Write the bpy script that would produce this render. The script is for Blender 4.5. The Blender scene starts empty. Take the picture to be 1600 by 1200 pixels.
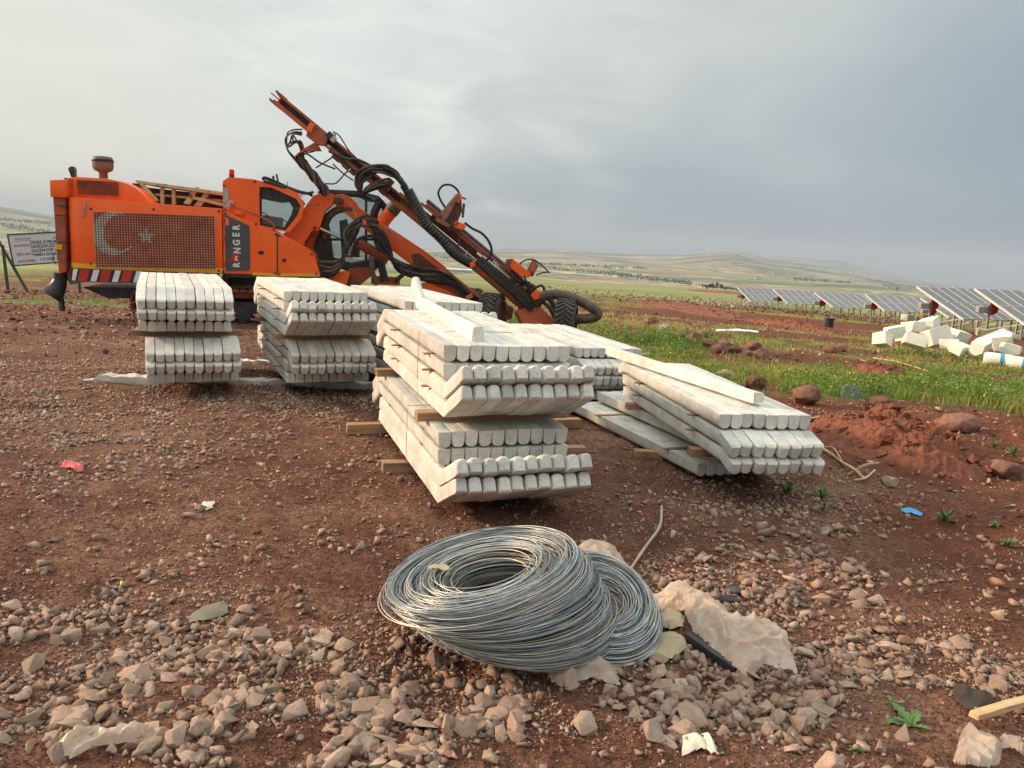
import bpy, bmesh, math, random
import numpy as np
from mathutils import Vector, Matrix, noise as mnoise
random.seed(7); rng = np.random.default_rng(11)
R = math.radians; PI = math.pi
sc = bpy.context.scene; COL = sc.collection

# ------------------------------------------------------------------ camera
CAMH, PITCH, ROLL, FPX = 1.6, 0.184, 0.0565, 1214.0
_F = np.array([0, math.cos(PITCH), -math.sin(PITCH)]); _R0 = np.array([1.0, 0, 0]); _U0 = np.cross(_R0, _F)
_R = math.cos(ROLL)*_R0 + math.sin(ROLL)*_U0; _U = -math.sin(ROLL)*_R0 + math.cos(ROLL)*_U0
cam = bpy.data.objects.new('camera', bpy.data.cameras.new('camera')); COL.objects.link(cam)
cam.matrix_world = Matrix(((_R[0], _U[0], -_F[0], 0), (_R[1], _U[1], -_F[1], 0), (_R[2], _U[2], -_F[2], CAMH), (0, 0, 0, 1)))
cam.data.sensor_width = 36; cam.data.lens = FPX/1600*36; cam.data.clip_start = 0.05; cam.data.clip_end = 60000
sc.camera = cam

def ray(px, py):
    return _F*FPX+_R*(px-800)+_U*(600-py)
# ------------------------------------------------------------------ light
SUN_AZ, SUN_EL = R(-82), R(20)         # azimuth from +Y towards +X
w = bpy.data.worlds.new('World'); sc.world = w; w.use_nodes = True
def build_world():
    nt = w.node_tree; nt.nodes.clear(); L = nt.links.new
    N = nt.nodes.new
    out = N('ShaderNodeOutputWorld'); bg = N('ShaderNodeBackground')
    sky = N('ShaderNodeTexSky'); sky.sky_type = 'NISHITA'; sky.sun_disc = False
    sky.sun_elevation = SUN_EL; sky.sun_rotation = SUN_AZ % (2*PI); sky.dust_density = 3
    tc = N('ShaderNodeTexCoord'); sep = N('ShaderNodeSeparateXYZ'); L(tc.outputs['Generated'], sep.inputs[0])
    def math_(op, a, b=None, c=None, clamp=False):
        m = N('ShaderNodeMath'); m.operation = op; m.use_clamp = clamp
        for i, v in enumerate((a, b, c)):
            if v is None: continue
            if isinstance(v, (int, float)): m.inputs[i].default_value = v
            else: L(v, m.inputs[i])
        return m.outputs[0]
    # soft overcast cloud: noise on a flattened dome
    mp = N('ShaderNodeMapping'); mp.inputs['Scale'].default_value = (1, 1, 3.2); L(tc.outputs['Generated'], mp.inputs[0])
    n1 = N('ShaderNodeTexNoise'); n1.inputs['Scale'].default_value = 2.3; n1.inputs['Detail'].default_value = 5; n1.inputs['Roughness'].default_value = .42
    n1.inputs['Distortion'].default_value = .35; L(mp.outputs[0], n1.inputs['Vector'])
    n2 = N('ShaderNodeTexNoise'); n2.inputs['Scale'].default_value = 1.1; n2.inputs['Detail'].default_value = 3; L(mp.outputs[0], n2.inputs['Vector'])
    # brightness: bright to the left and overhead, slate towards the right horizon
    x = sep.outputs[0]; z = sep.outputs[2]
    f = math_('MULTIPLY_ADD', x, -0.72, 0.33); f = math_('MULTIPLY_ADD', z, 1.35, f)
    f = math_('ADD', f, math_('MULTIPLY_ADD', n1.outputs[0], 0.5, -0.25)); f = math_('ADD', f, math_('MULTIPLY_ADD', n2.outputs[0], 0.5, -0.25), clamp=True)
    cr = N('ShaderNodeValToRGB'); L(f, cr.inputs[0]); e = cr.color_ramp.elements
    e[0].position = 0; e[0].color = (.24, .30, .37, 1); e[1].position = 1; e[1].color = (.70, .735, .70, 1)
    for p, c in ((.3, (.345, .40, .44, 1)), (.55, (.51, .55, .545, 1)), (.8, (.61, .655, .63, 1))):
        k = cr.color_ramp.elements.new(p); k.color = c
    d0 = ray(560, 30); d0 = d0/np.linalg.norm(d0)
    dp = N('ShaderNodeVectorMath'); dp.operation = 'DOT_PRODUCT'; L(tc.outputs['Generated'], dp.inputs[0]); dp.inputs[1].default_value = tuple(d0)
    n3 = N('ShaderNodeTexNoise'); n3.inputs['Scale'].default_value = 5.5; n3.inputs['Detail'].default_value = 6; n3.inputs['Roughness'].default_value = .5; n3.inputs['Distortion'].default_value = .6; L(mp.outputs[0], n3.inputs['Vector'])
    # warm veil low on the left, where the sun is
    wv = math_('MULTIPLY', math_('MULTIPLY_ADD', x, -1.5, -.35, clamp=True), math_('MULTIPLY_ADD', z, -2.2, 1.0, clamp=True))
    bf = math_('MULTIPLY', math_('MULTIPLY_ADD', dp.outputs['Value'], 14.0, -12.9, clamp=True), math_('MULTIPLY_ADD', n3.outputs[0], 4.0, -1.65, clamp=True))
    mb_ = N('ShaderNodeMix'); mb_.data_type = 'RGBA'; L(math_('MULTIPLY', bf, .75), mb_.inputs['Factor']); L(cr.outputs[0], mb_.inputs['A']); mb_.inputs['B'].default_value = (.80, .82, .765, 1)
    mx = N('ShaderNodeMix'); mx.data_type = 'RGBA'; L(wv, mx.inputs['Factor']); L(mb_.outputs['Result'], mx.inputs['A']); mx.inputs['B'].default_value = (.88, .76, .58, 1)
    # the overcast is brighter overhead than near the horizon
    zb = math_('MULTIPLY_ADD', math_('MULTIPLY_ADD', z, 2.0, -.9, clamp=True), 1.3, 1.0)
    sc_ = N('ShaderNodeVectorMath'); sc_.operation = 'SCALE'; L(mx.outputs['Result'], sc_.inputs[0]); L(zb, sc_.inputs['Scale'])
    s2 = N('ShaderNodeVectorMath'); s2.operation = 'SCALE'; L(sky.outputs[0], s2.inputs[0]); s2.inputs['Scale'].default_value = .006
    ad = N('ShaderNodeVectorMath'); L(sc_.outputs[0], ad.inputs[0]); L(s2.outputs[0], ad.inputs[1])
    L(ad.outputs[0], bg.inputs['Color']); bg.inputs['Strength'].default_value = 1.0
    L(bg.outputs[0], out.inputs[0])
build_world()
sl = bpy.data.lights.new('sun', 'SUN'); sl.energy = 4.9; sl.angle = R(6); sl.color = (1.0, .73, .48)
sun = bpy.data.objects.new('sun', sl); COL.objects.link(sun)
_sd = Vector((math.sin(SUN_AZ)*math.cos(SUN_EL), math.cos(SUN_AZ)*math.cos(SUN_EL), math.sin(SUN_EL)))
sun.rotation_euler = _sd.to_track_quat('Z', 'Y').to_euler(); sun.location = (0, 0, 30)
sc.view_settings.view_transform = 'Standard'; sc.view_settings.look = 'None'; sc.view_settings.exposure = 0.14; sc.view_settings.gamma = 1
sc.render.engine = 'CYCLES'; sc.cycles.max_bounces = 6; sc.cycles.volume_bounces = 0

# ------------------------------------------------------------------ noise and terrain
_P = rng.random((512, 512))
def vnoise(x, y):
    xi = np.floor(x).astype(int); yi = np.floor(y).astype(int); fx = x-xi; fy = y-yi
    fx = fx*fx*(3-2*fx); fy = fy*fy*(3-2*fy)
    a = _P[xi & 511, yi & 511]; b = _P[(xi+1) & 511, yi & 511]; c = _P[xi & 511, (yi+1) & 511]; d = _P[(xi+1) & 511, (yi+1) & 511]
    return (a*(1-fx)+b*fx)*(1-fy)+(c*(1-fx)+d*fx)*fy
def fbm(x, y, o=4, g=.5):
    s = 0; a = 1; t = 0
    for i in range(o):
        s = s+a*vnoise(x*2**i+17.3*i, y*2**i+9.1*i); t += a; a *= g
    return s/t
def sstep(a, b, x):
    t = np.clip((x-a)/(b-a), 0, 1); return t*t*(3-2*t)
_skx = np.array([-900, -300, 0, 120, 400, 650, 850, 1000, 1060, 1130, 1180, 1240, 1290, 1334, 1381, 1444, 1600, 1900, 2600])
_sky = np.array([-20, -8, 4, -6, -22, -24, -13, -13, -9, 1, -7, -15, -20, -24, -28, -33, -36, -38, -38])
_sk2x = np.array([-900, 0, 60, 300, 700, 1100, 1170, 1195, 1240, 1265, 1290, 1310, 1334, 1381, 1444, 1600, 2600])
_sk2y = np.array([-30, -4, -8, -30, -30, -22, -8, -4, -2, -5, -4, -9, -12, -20, -29, -35, -40])
def terrain(x, y):
    x = np.asarray(x, float); y = np.asarray(y, float)
    d = np.hypot(x, np.maximum(y, 0)); az = np.arctan2(x, np.maximum(np.abs(y), 1e-3))
    px = 800+FPX*np.tan(np.clip(az, -1.2, 1.2))
    g = -.055*(np.log1p(np.exp(np.clip((d-8)/1.2, -30, 30)))*1.2*(d < 40)+(d-8)*(d >= 40))
    far = -.055*92-.046*(d-100)
    g = np.where(d > 100, far, g)
    zs = 1.6+6000*np.interp(px, _skx, _sky)/FPX*.95; zs2 = 1.6+9500*np.interp(px, _sk2x, _sk2y)/FPX*.95      # ridge at 6 km
    floor = -72+10*(fbm(x/900, y/900, 3)-.5)
    g = np.where(d > 900, np.maximum(g, floor-20*sstep(900, 1600, d)*0), g)
    tt = sstep(1500, 6000, d)
    hill = floor*(1-tt)+zs*tt
    hill = hill+(fbm(x/500+3, y/500, 5, .55)-.5)*60*sstep(1800, 3000, d)*(1-.85*sstep(5200, 6000, d))
    g = g+(hill-g)*sstep(1100, 2000, d)
    g = np.where(d > 6000, g+(zs2-g)*sstep(6300, 9500, d)-40*np.sin(np.clip((d-6000)/3500, 0, 1)*PI), g); g = np.where(d > 9500, g-(d-9500)*.05, g)
    # undulation and rough ground
    g = g+(fbm(x/14+5, y/14, 3)-.5)*.5*sstep(20, 50, d)+(fbm(x/120, y/120+7, 3)-.5)*9*sstep(150, 700, d)
    n = (fbm(x*1.1, y*1.1, 3)-.5)*.07*sstep(1.0, 2.5, d)
    n = n+(fbm(x*6, y*6+3, 4)-.5)*.035+(fbm(x*34, y*34, 3, .6)-.5)*.014
    # ruts in the earth to the right of the stacks
    n = n+(fbm(x*2.2+40, y*3.5, 4)-.5)*.16*sstep(1.6, 3.2, x)*(1-sstep(8, 12, y))*sstep(3.6, 5, y)
    n = n*(1-sstep(90, 300, d))
    return g+n
def tz(x, y): return float(terrain(np.array([x]), np.array([y]))[0])
_TT = .8*1.02**np.arange(470)
def gp(px, py, dz=0.0, far=400):
    """point of the ground seen at a pixel of the 1600 px photograph"""
    d = ray(px, py); d = d/np.linalg.norm(d); T = _TT[_TT < far]
    def gap(t): return d[2]*t+CAMH-dz-terrain(d[0]*t, d[1]*t)
    h = gap(T) < 0
    if not h.any(): P = d*far; return Vector((P[0], P[1], P[2]+CAMH))
    i = int(np.argmax(h)); a = T[max(i-1, 0)]; b = T[i]
    for _ in range(3):
        S = np.linspace(a, b, 12); k = gap(S) < 0; k[-1] = True; j = max(int(np.argmax(k)), 1); a, b = S[j-1], S[j]
    P = d*b; return Vector((P[0], P[1], P[2]+CAMH))
def at(px, py, Y):
    d = ray(px, py); t = Y/d[1]; return Vector((d[0]*t, Y, CAMH+d[2]*t))
def project(x, y, z):
    P = np.array([x, y, z-CAMH]); Z = P@_F
    return 800+FPX*(P@_R)/Z, 600-FPX*(P@_U)/Z, Z

# ------------------------------------------------------------------ mesh helpers
def tag(o, label=None, cat=None, group=None, kind=None):
    if label: o['label'] = label
    if cat: o['category'] = cat
    if group: o['group'] = group
    if kind: o['kind'] = kind
    return o
def empty(name, loc=(0, 0, 0), rz=0, label=None, cat=None, group=None):
    o = bpy.data.objects.new(name, None); COL.objects.link(o); o.location = loc; o.rotation_euler = (0, 0, rz); o.empty_display_size = .2
    return tag(o, label, cat, group)
def link(name, me, mat=None, parent=None):
    o = bpy.data.objects.new(name, me); COL.objects.link(o)
    if mat is not None and len(me.materials) == 0: me.materials.append(mat)
    if parent is not None: o.parent = parent
    return o
def copy_tree(o, parent=None):
    c = o.copy(); COL.objects.link(c)
    if parent is not None: c.parent = parent
    for ch in list(o.children): copy_tree(ch, c)
    return c
def catmull(pts, n=6, closed=False):
    P = [Vector(p) for p in pts]
    if len(P) < 3: return P
    out = []; m = len(P)
    rngi = range(m) if closed else range(m-1)
    for i in rngi:
        p1 = P[i]; p2 = P[(i+1) % m]
        p0 = P[(i-1) % m] if closed or i > 0 else p1*2-p2
        p3 = P[(i+2) % m] if closed or i < m-2 else p2*2-p1
        for k in range(n):
            t = k/n
            out.append(.5*((2*p1)+(p2-p0)*t+(2*p0-5*p1+4*p2-p3)*t*t+(3*p1-p0-3*p2+p3)*t**3))
    if not closed: out.append(P[-1])
    return out
class MB:
    def __init__(s): s.v = []; s.f = []; s.m = []; s.cur = 0
    def add(s, vs, fs):
        b = len(s.v); s.v += [tuple(v) for v in vs]; s.f += [tuple(i+b for i in f) for f in fs]; s.m += [s.cur]*len(fs); return s
    def box(s, c, size, rot=None):
        hx, hy, hz = size[0]/2, size[1]/2, size[2]/2
        vs = [Vector((x, y, z)) for x in (-hx, hx) for y in (-hy, hy) for z in (-hz, hz)]
        if rot is not None: vs = [rot @ v for v in vs]
        c = Vector(c); vs = [v+c for v in vs]
        return s.add(vs, [(0, 1, 3, 2), (4, 6, 7, 5), (0, 4, 5, 1), (2, 3, 7, 6), (0, 2, 6, 4), (1, 5, 7, 3)])
    def beam(s, a, b, wd, h, up=(0, 0, 1)):
        a = Vector(a); b = Vector(b); d = (b-a); L = d.length; d.normalize(); u = Vector(up); sd = d.cross(u)
        if sd.length < 1e-4: sd = d.cross(Vector((0, 1, 0)))
        sd.normalize(); u = sd.cross(d).normalized()
        vs = [p+sd*(i*wd/2)+u*(j*h/2) for p in (a, b) for i in (-1, 1) for j in (-1, 1)]
        return s.add(vs, [(0, 2, 3, 1), (4, 5, 7, 6), (0, 1, 5, 4), (2, 6, 7, 3), (0, 4, 6, 2), (1, 3, 7, 5)])
    def prism(s, outline, y0, y1):
        """outline: (x, z) list, extruded along y"""
        n = len(outline)
        vs = [(x, y0, z) for x, z in outline]+[(x, y1, z) for x, z in outline]
        fs = [tuple(range(n)), tuple(range(2*n-1, n-1, -1))]+[((i+1) % n, i, n+i, n+(i+1) % n) for i in range(n)]
        return s.add(vs, fs)
    def tube(s, pts, r, n=8, closed=False, caps=True, rib=None):
        P = [Vector(p) for p in pts]; m = len(P)
        if m < 2: return s
        t0 = (P[1]-P[0]).normalized(); u = t0.orthogonal().normalized(); rings = []
        for i in range(m):
            if closed: t = (P[(i+1) % m]-P[i-1])
            else: t = P[min(i+1, m-1)]-P[max(i-1, 0)]
            if t.length < 1e-9: t = t0
            t.normalize(); u = (u-t*u.dot(t))
            if u.length < 1e-6: u = t.orthogonal()
            u.normalize(); v = t.cross(u)
            rr = r[i] if hasattr(r, '__len__') else r
            if rib: rr *= 1+rib*(i % 2)
            rings.append([P[i]+(u*math.cos(2*PI*k/n)+v*math.sin(2*PI*k/n))*rr for k in range(n)])
        vs = [q for rg in rings for q in rg]; fs = []
        mm = m if closed else m-1
        for i in range(mm):
            j = (i+1) % m
            for k in range(n): fs.append((i*n+k, i*n+(k+1) % n, j*n+(k+1) % n, j*n+k))
        if not closed and caps: fs += [tuple(range(n-1, -1, -1)), tuple((m-1)*n+k for k in range(n))]
        return s.add(vs, fs)
    def lathe(s, prof, c=(0, 0, 0), n=20, axis='Z'):
        vs = []; fs = []
        for r_, z_ in prof:
            for k in range(n):
                a = 2*PI*k/n; p = (r_*math.cos(a), r_*math.sin(a), z_)
                if axis == 'Y': p = (p[0], p[2], p[1])
                vs.append((p[0]+c[0], p[1]+c[1], p[2]+c[2]))
        for i in range(len(prof)-1):
            for k in range(n): fs.append((i*n+k, i*n+(k+1) % n, (i+1)*n+(k+1) % n, (i+1)*n+k))
        fs += [tuple(range(n-1, -1, -1)), tuple((len(prof)-1)*n+k for k in range(n))]
        return s.add(vs, fs)
    def mesh(s, name, mats=None, smooth=False, bevel=0, recalc=True):
        me = bpy.data.meshes.new(name); me.from_pydata(s.v, [], s.f)
        for m in (mats if isinstance(mats, (list, tuple)) else [mats]):
            if m is not None: me.materials.append(m)
        me.polygons.foreach_set('material_index', s.m)
        if recalc or bevel:
            bm = bmesh.new(); bm.from_mesh(me)
            if recalc: bmesh.ops.recalc_face_normals(bm, faces=bm.faces)
            if bevel:
                es = [e for e in bm.edges if len(e.link_faces) == 2 and e.calc_face_angle(0) > .6]
                bmesh.ops.bevel(bm, geom=es, offset=bevel, segments=2, affect='EDGES', profile=.6, clamp_overlap=True)
            bm.to_mesh(me); bm.free()
        if smooth:
            me.polygons.foreach_set('use_smooth', [True]*len(me.polygons))
            try: me.set_sharp_from_angle(angle=R(42))
            except Exception: pass
        me.update(); return me
    def build(s, name, mat, parent=None, smooth=False, bevel=0, recalc=True):
        return link(name, s.mesh(name, mat, smooth, bevel, recalc), None, parent)
def np_mesh(name, V, F, mat, cols=None, nper=3, smooth=False):
    """fast mesh from arrays; F is (n, nper)"""
    me = bpy.data.meshes.new(name); me.vertices.add(len(V)); me.vertices.foreach_set('co', np.ascontiguousarray(V, dtype=np.float32).ravel())
    me.loops.add(F.size); me.loops.foreach_set('vertex_index', F.ravel().astype(np.int32))
    me.polygons.add(len(F)); me.polygons.foreach_set('loop_start', np.arange(0, F.size, nper, dtype=np.int32)); me.polygons.foreach_set('loop_total', np.full(len(F), nper, dtype=np.int32))
    if smooth: me.polygons.foreach_set('use_smooth', np.ones(len(F), dtype=bool))
    if cols is not None:
        a = me.color_attributes.new('tint', 'FLOAT_COLOR', 'POINT'); c = np.ones((len(V), 4), np.float32); c[:, :3] = cols; a.data.foreach_set('color', c.ravel())
    me.update(calc_edges=True); me.validate(); me.materials.append(mat); return me

# ------------------------------------------------------------------ materials
class NB:
    def __init__(s, name):
        s.m = bpy.data.materials.new(name); s.m.use_nodes = True; s.nt = s.m.node_tree; s.nt.nodes.clear()
        s.out = s.N('ShaderNodeOutputMaterial'); s.b = s.N('ShaderNodeBsdfPrincipled'); s.L(s.b.outputs[0], s.out.inputs[0])
        s.tc = s.N('ShaderNodeTexCoord')
    def N(s, t): return s.nt.nodes.new(t)
    def L(s, a, b): s.nt.links.new(a, b)
    def set(s, sock, v):
        if isinstance(v, (int, float)): sock.default_value = v
        elif isinstance(v, (tuple, list)): sock.default_value = tuple(v)+((1,) if len(v) == 3 and len(sock.default_value) == 4 else ())
        else: s.L(v, sock)
    def vec(s, scale=(1, 1, 1), world=False, rand=True):
        src = s.tc.outputs['Object']
        if rand:
            oi = s.N('ShaderNodeObjectInfo'); mu = s.N('ShaderNodeVectorMath'); mu.operation = 'SCALE'; s.L(oi.outputs['Location'], mu.inputs[0]); mu.inputs['Scale'].default_value = 7.31
            ad = s.N('ShaderNodeVectorMath'); s.L(src, ad.inputs[0]); s.L(mu.outputs[0], ad.inputs[1]); src = ad.outputs[0]
        if scale != (1, 1, 1):
            mp = s.N('ShaderNodeVectorMath'); mp.operation = 'MULTIPLY'; s.L(src, mp.inputs[0]); mp.inputs[1].default_value = scale; src = mp.outputs[0]
        return src
    def noise(s, vec, scale, detail=4, rough=.55, dist=0):
        n = s.N('ShaderNodeTexNoise'); s.L(vec, n.inputs['Vector']); n.inputs['Scale'].default_value = scale; n.inputs['Detail'].default_value = detail
        n.inputs['Roughness'].default_value = rough; n.inputs['Distortion'].default_value = dist; return n.outputs[0]
    def vor(s, vec, scale, feature='F1', out='Distance'):
        n = s.N('ShaderNodeTexVoronoi'); n.feature = feature; s.L(vec, n.inputs['Vector']); n.inputs['Scale'].default_value = scale; return n.outputs[out]
    def ramp(s, fac, stops, interp='LINEAR'):
        n = s.N('ShaderNodeValToRGB'); n.color_ramp.interpolation = interp; s.set(n.inputs[0], fac); e = n.color_ramp.elements
        while len(e) < len(stops): e.new(.5)
        for k, (p, c) in enumerate(stops):
            e[k].position = p; e[k].color = tuple(c)+(1,) if not isinstance(c, (int, float)) else (c, c, c, 1)
        return n.outputs[0]
    def mix(s, fac, a, b, mode='MIX'):
        n = s.N('ShaderNodeMix'); n.data_type = 'RGBA'; n.blend_type = mode; s.set(n.inputs['Factor'], fac); s.set(n.inputs['A'], a); s.set(n.inputs['B'], b); return n.outputs['Result']
    def math(s, op, a, b=None, clamp=False):
        n = s.N('ShaderNodeMath'); n.operation = op; n.use_clamp = clamp; s.set(n.inputs[0], a)
        if b is not None: s.set(n.inputs[1], b)
        return n.outputs[0]
    def bump(s, h, strength, dist, prev=None):
        n = s.N('ShaderNodeBump'); n.inputs['Strength'].default_value = strength; n.inputs['Distance'].default_value = dist; s.L(h, n.inputs['Height'])
        if prev is not None: s.L(prev, n.inputs['Normal'])
        return n.outputs[0]
    def fin(s, col, rough=.8, normal=None, metallic=0, spec=.5):
        s.set(s.b.inputs['Base Color'], col); s.set(s.b.inputs['Roughness'], rough); s.set(s.b.inputs['Metallic'], metallic); s.b.inputs['Specular IOR Level'].default_value = spec
        if normal is not None: s.L(normal, s.b.inputs['Normal'])
        return s.m
def pmat(name, c1, c2=None, scale=6, rough=.7, bump=.2, bscale=30, bd=.004, metallic=0, spec=.4, dirt=None, dirt_amt=.5, var=.0):
    b = NB(name); v = b.vec(); n = b.noise(v, scale, 5, .6); c2 = c2 or tuple(x*.75 for x in c1)
    col = b.ramp(n, [(.3, c2), (.7, c1)])
    if dirt is not None:
        dn = b.noise(v, scale*2.3, 6, .7); msk = b.ramp(dn, [(dirt_amt, 0.0), (min(dirt_amt+.14, 1), 1.0)]); col = b.mix(msk, col, dirt)
    if var:
        oi = b.N('ShaderNodeObjectInfo'); hv = b.N('ShaderNodeHueSaturation'); b.L(col, hv.inputs['Color']); b.L(b.math('ADD', b.math('MULTIPLY', oi.outputs['Random'], var*2), 1-var), hv.inputs['Value']); col = hv.outputs[0]
    nm = b.bump(b.noise(v, bscale, 4, .6), bump, bd) if bump else None
    return b.fin(col, rough, nm, metallic, spec)
M = {}
def concrete():
    b = NB('concrete'); v = b.vec(); oi = b.N('ShaderNodeObjectInfo')
    n = b.noise(v, 5, 6, .62); col = b.ramp(n, [(.25, (.46, .435, .38)), (.5, (.63, .60, .54)), (.75, (.76, .73, .66))])
    blot = b.ramp(b.noise(v, 1.6, 3, .5), [(.45, 0.0), (.7, 1.0)]); col = b.mix(b.math('MULTIPLY', blot, .35), col, (.40, .385, .35))
    # dark weathering specks and casting holes
    sp = b.noise(v, 85, 4, .75); spm = b.ramp(sp, [(.56, 0.0), (.66, 1.0)]); col = b.mix(b.math('MULTIPLY', spm, .7), col, (.22, .20, .165))
    vo = b.vor(v, 42); hol = b.ramp(vo, [(.07, 1.0), (.14, 0.0)]); nn = b.ramp(b.noise(v, 9, 2), [(.5, 0.0), (.6, 1.0)]); hm = b.math('MULTIPLY', hol, nn); col = b.mix(b.math('MULTIPLY', hm, .7), col, (.15, .13, .11))
    st0 = b.ramp(b.noise(v, 7, 7, .75), [(.50, 0.0), (.70, .5)]); col = b.mix(st0, col, (.36, .335, .28)); mud = b.ramp(b.noise(v, 2.3, 6, .75), [(.64, 0.0), (.74, .5)]); col = b.mix(mud, col, (.36, .22, .15))
    hv = b.N('ShaderNodeHueSaturation'); b.L(col, hv.inputs['Color']); b.L(b.math('ADD', b.math('MULTIPLY', oi.outputs['Random'], .26), .90), hv.inputs['Value']); hv.inputs['Saturation'].default_value = .8
    st_ = b.noise(b.vec((14, 2.2, 14)), 2.2, 5, .65)
    h = b.math('ADD', b.noise(v, 24, 6, .75), b.math('MULTIPLY', hm, -.8))
    return b.fin(hv.outputs[0], .92, b.bump(h, .8, .008), 0, .2)
M['concrete'] = concrete()
def stone(name, attr):
    b = NB(name); v = b.vec(rand=not attr); K = 1 if attr else .055
    if attr:
        at_ = b.N('ShaderNodeAttribute'); at_.attribute_name = 'tint'; base = at_.outputs['Color']
    else:
        oi = b.N('ShaderNodeObjectInfo')
        base = b.ramp(oi.outputs['Random'], [(0, (.50, .33, .25)), (.2, (.56, .42, .335)), (.4, (.45, .35, .28)), (.55, (.58, .42, .31)), (.7, (.38, .28, .22)), (.85, (.62, .48, .38)), (1, (.48, .28, .20))])
    vv_ = b.N('ShaderNodeHueSaturation'); b.L(base, vv_.inputs['Color']); rr_ = b.N('ShaderNodeObjectInfo'); b.L(b.math('ADD', b.math('MULTIPLY', b.math('FRACT', b.math('MULTIPLY', rr_.outputs['Random'], 37.7)), 0.0 if attr else .5), 1.0 if attr else .58), vv_.inputs['Value']); base = vv_.outputs[0]
    n = b.noise(v, 22*K, 5, .65); col = b.mix(b.ramp(n, [(.35, .55), (.7, 0.0)]), base, (.22, .13, .09))
    dust = b.ramp(b.noise(v, 7*K, 4, .6), [(.45, 0.0), (.72, .6)]); col = b.mix(dust, col, (.44, .27, .19))
    col = b.mix(b.ramp(b.noise(v, 120*K, 3, .7), [(.35, .3), (.5, 0.0)]), col, (.16, .10, .075)); col = b.mix(b.ramp(b.noise(v, 90*K, 3, .7), [(.62, 0.0), (.72, .5)]), col, (.55, .47, .40))
    return b.fin(col, .9, b.bump(b.noise(v, 40*K, 6, .75), .9, .010), 0, .25)
M['stone'] = stone('stone', False); M['stones'] = stone('rubble', True)
M['boulder'] = pmat('boulder', (.27, .125, .08), (.12, .055, .04), 5, .9, .6, 14, .03, dirt=(.30, .19, .13), dirt_amt=.55, var=.25)
M['clod'] = pmat('red_clay', (.25, .085, .045), (.12, .040, .024), 7, .95, .9, 16, .03, dirt=(.09, .028, .018), dirt_amt=.56)  # dark blotches put the shade of crevices into the clay colour
def orange_mat():
    b = NB('orange_paint'); v = b.vec(rand=False); col = b.ramp(b.noise(v, 1.3, 5, .6), [(.3, (.86, .105, .008)), (.7, (.95, .135, .011))])
    st = b.noise(b.vec((9, 9, .8), rand=False), 1.6, 6, .7); col = b.mix(b.ramp(st, [(.60, 0.0), (.78, .4)]), col, (.50, .09, .03))
    ch = b.ramp(b.noise(v, 17, 6, .75), [(.665, 0.0), (.69, .85)]); col = b.mix(ch, col, (.55, .42, .34)); rs = b.ramp(b.noise(v, 6, 7, .8), [(.68, 0.0), (.71, .8)]); col = b.mix(rs, col, (.13, .05, .03))
    sc_ = b.ramp(b.noise(b.vec((2, 2, 30), rand=False), 2.5, 4, .8), [(.70, 0.0), (.72, .5)]); col = b.mix(sc_, col, (.75, .38, .22))
    dst = b.ramp(b.noise(v, 2.7, 5, .65), [(.5, 0.0), (.85, .25)]); col = b.mix(dst, col, (.62, .30, .16))
    sz = b.N('ShaderNodeSeparateXYZ'); b.L(b.tc.outputs['Object'], sz.inputs[0]); mud = b.math('SUBTRACT', b.math('ADD', b.math('MULTIPLY', b.noise(v, 5, 6, .75), 1.1), .78), sz.outputs[2]); mud = b.ramp(mud, [(.25, 0.0), (.6, .55)]); col = b.mix(mud, col, (.36, .17, .10))
    return b.fin(col, b.math('ADD', b.math('MULTIPLY', dst, .8), .34), b.bump(b.noise(v, 3, 4, .6), .12, .02), 0, .45)
M['orange'] = orange_mat()
M['orange_worn'] = pmat('worn_orange_paint', (.62, .115, .03), (.33, .068, .03), 2.2, .65, .3, 30, .008, dirt=(.17, .085, .05), dirt_amt=.46)
M['rust'] = pmat('rusty_steel', (.26, .105, .06), (.11, .055, .038), 4, .75, .3, 30, .006, metallic=.2, dirt=(.40, .085, .03), dirt_amt=.58)
M['black'] = pmat('black_rubber', (.030, .027, .025), (.016, .015, .014), 6, .36, .15, 40, .003, dirt=(.12, .09, .07), dirt_amt=.55)
M['hose_brown'] = pmat('dusty_hose', (.15, .105, .075), (.05, .038, .030), 9, .55, .2, 40, .003)
M['darksteel'] = pmat('dark_steel', (.045, .045, .047), (.02, .02, .022), 5, .55, .2, 30, .003, metallic=.3, dirt=(.13, .09, .065), dirt_amt=.58)
M['navy'] = pmat('slate_paint', (.055, .07, .09), (.035, .045, .06), 4, .45, .1, 30, .003, dirt=(.14, .12, .10), dirt_amt=.6)
M['khaki'] = pmat('khaki_paint', (.54, .49, .31), (.36, .31, .18), 3, .7, .2, 30, .004, dirt=(.13, .09, .05), dirt_amt=.54)
M['yellow'] = pmat('yellow_reflector', (.82, .42, .02), (.72, .33, .02), 4, .4, 0, dirt=(.35, .14, .03), dirt_amt=.66)
M['white'] = pmat('white_paint', (.72, .72, .68), (.55, .55, .52), 5, .6, 0, dirt=(.25, .2, .16), dirt_amt=.62)
M['red'] = pmat('red_paint', (.52, .03, .025), (.40, .025, .02), 5, .45, 0)
M['redback'] = pmat('red_radiator', (.24, .040, .020), (.085, .018, .012), 2.2, .7, .3, 30, .004)
M['greyplate'] = pmat('grey_decal', (.075, .078, .08), (.055, .058, .06), 3, .5, .05)
M['steel'] = pmat('bright_steel', (.55, .55, .54), (.4, .4, .4), 6, .35, .05, metallic=.9)
M['galv'] = pmat('galvanised_steel', (.46, .46, .44), (.33, .33, .32), 6, .5, .05, metallic=.5)
M['alu'] = pmat('module_frame', (.62, .62, .58), (.5, .5, .47), 4, .4, 0, metallic=.3)
M['wood'] = None
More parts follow.
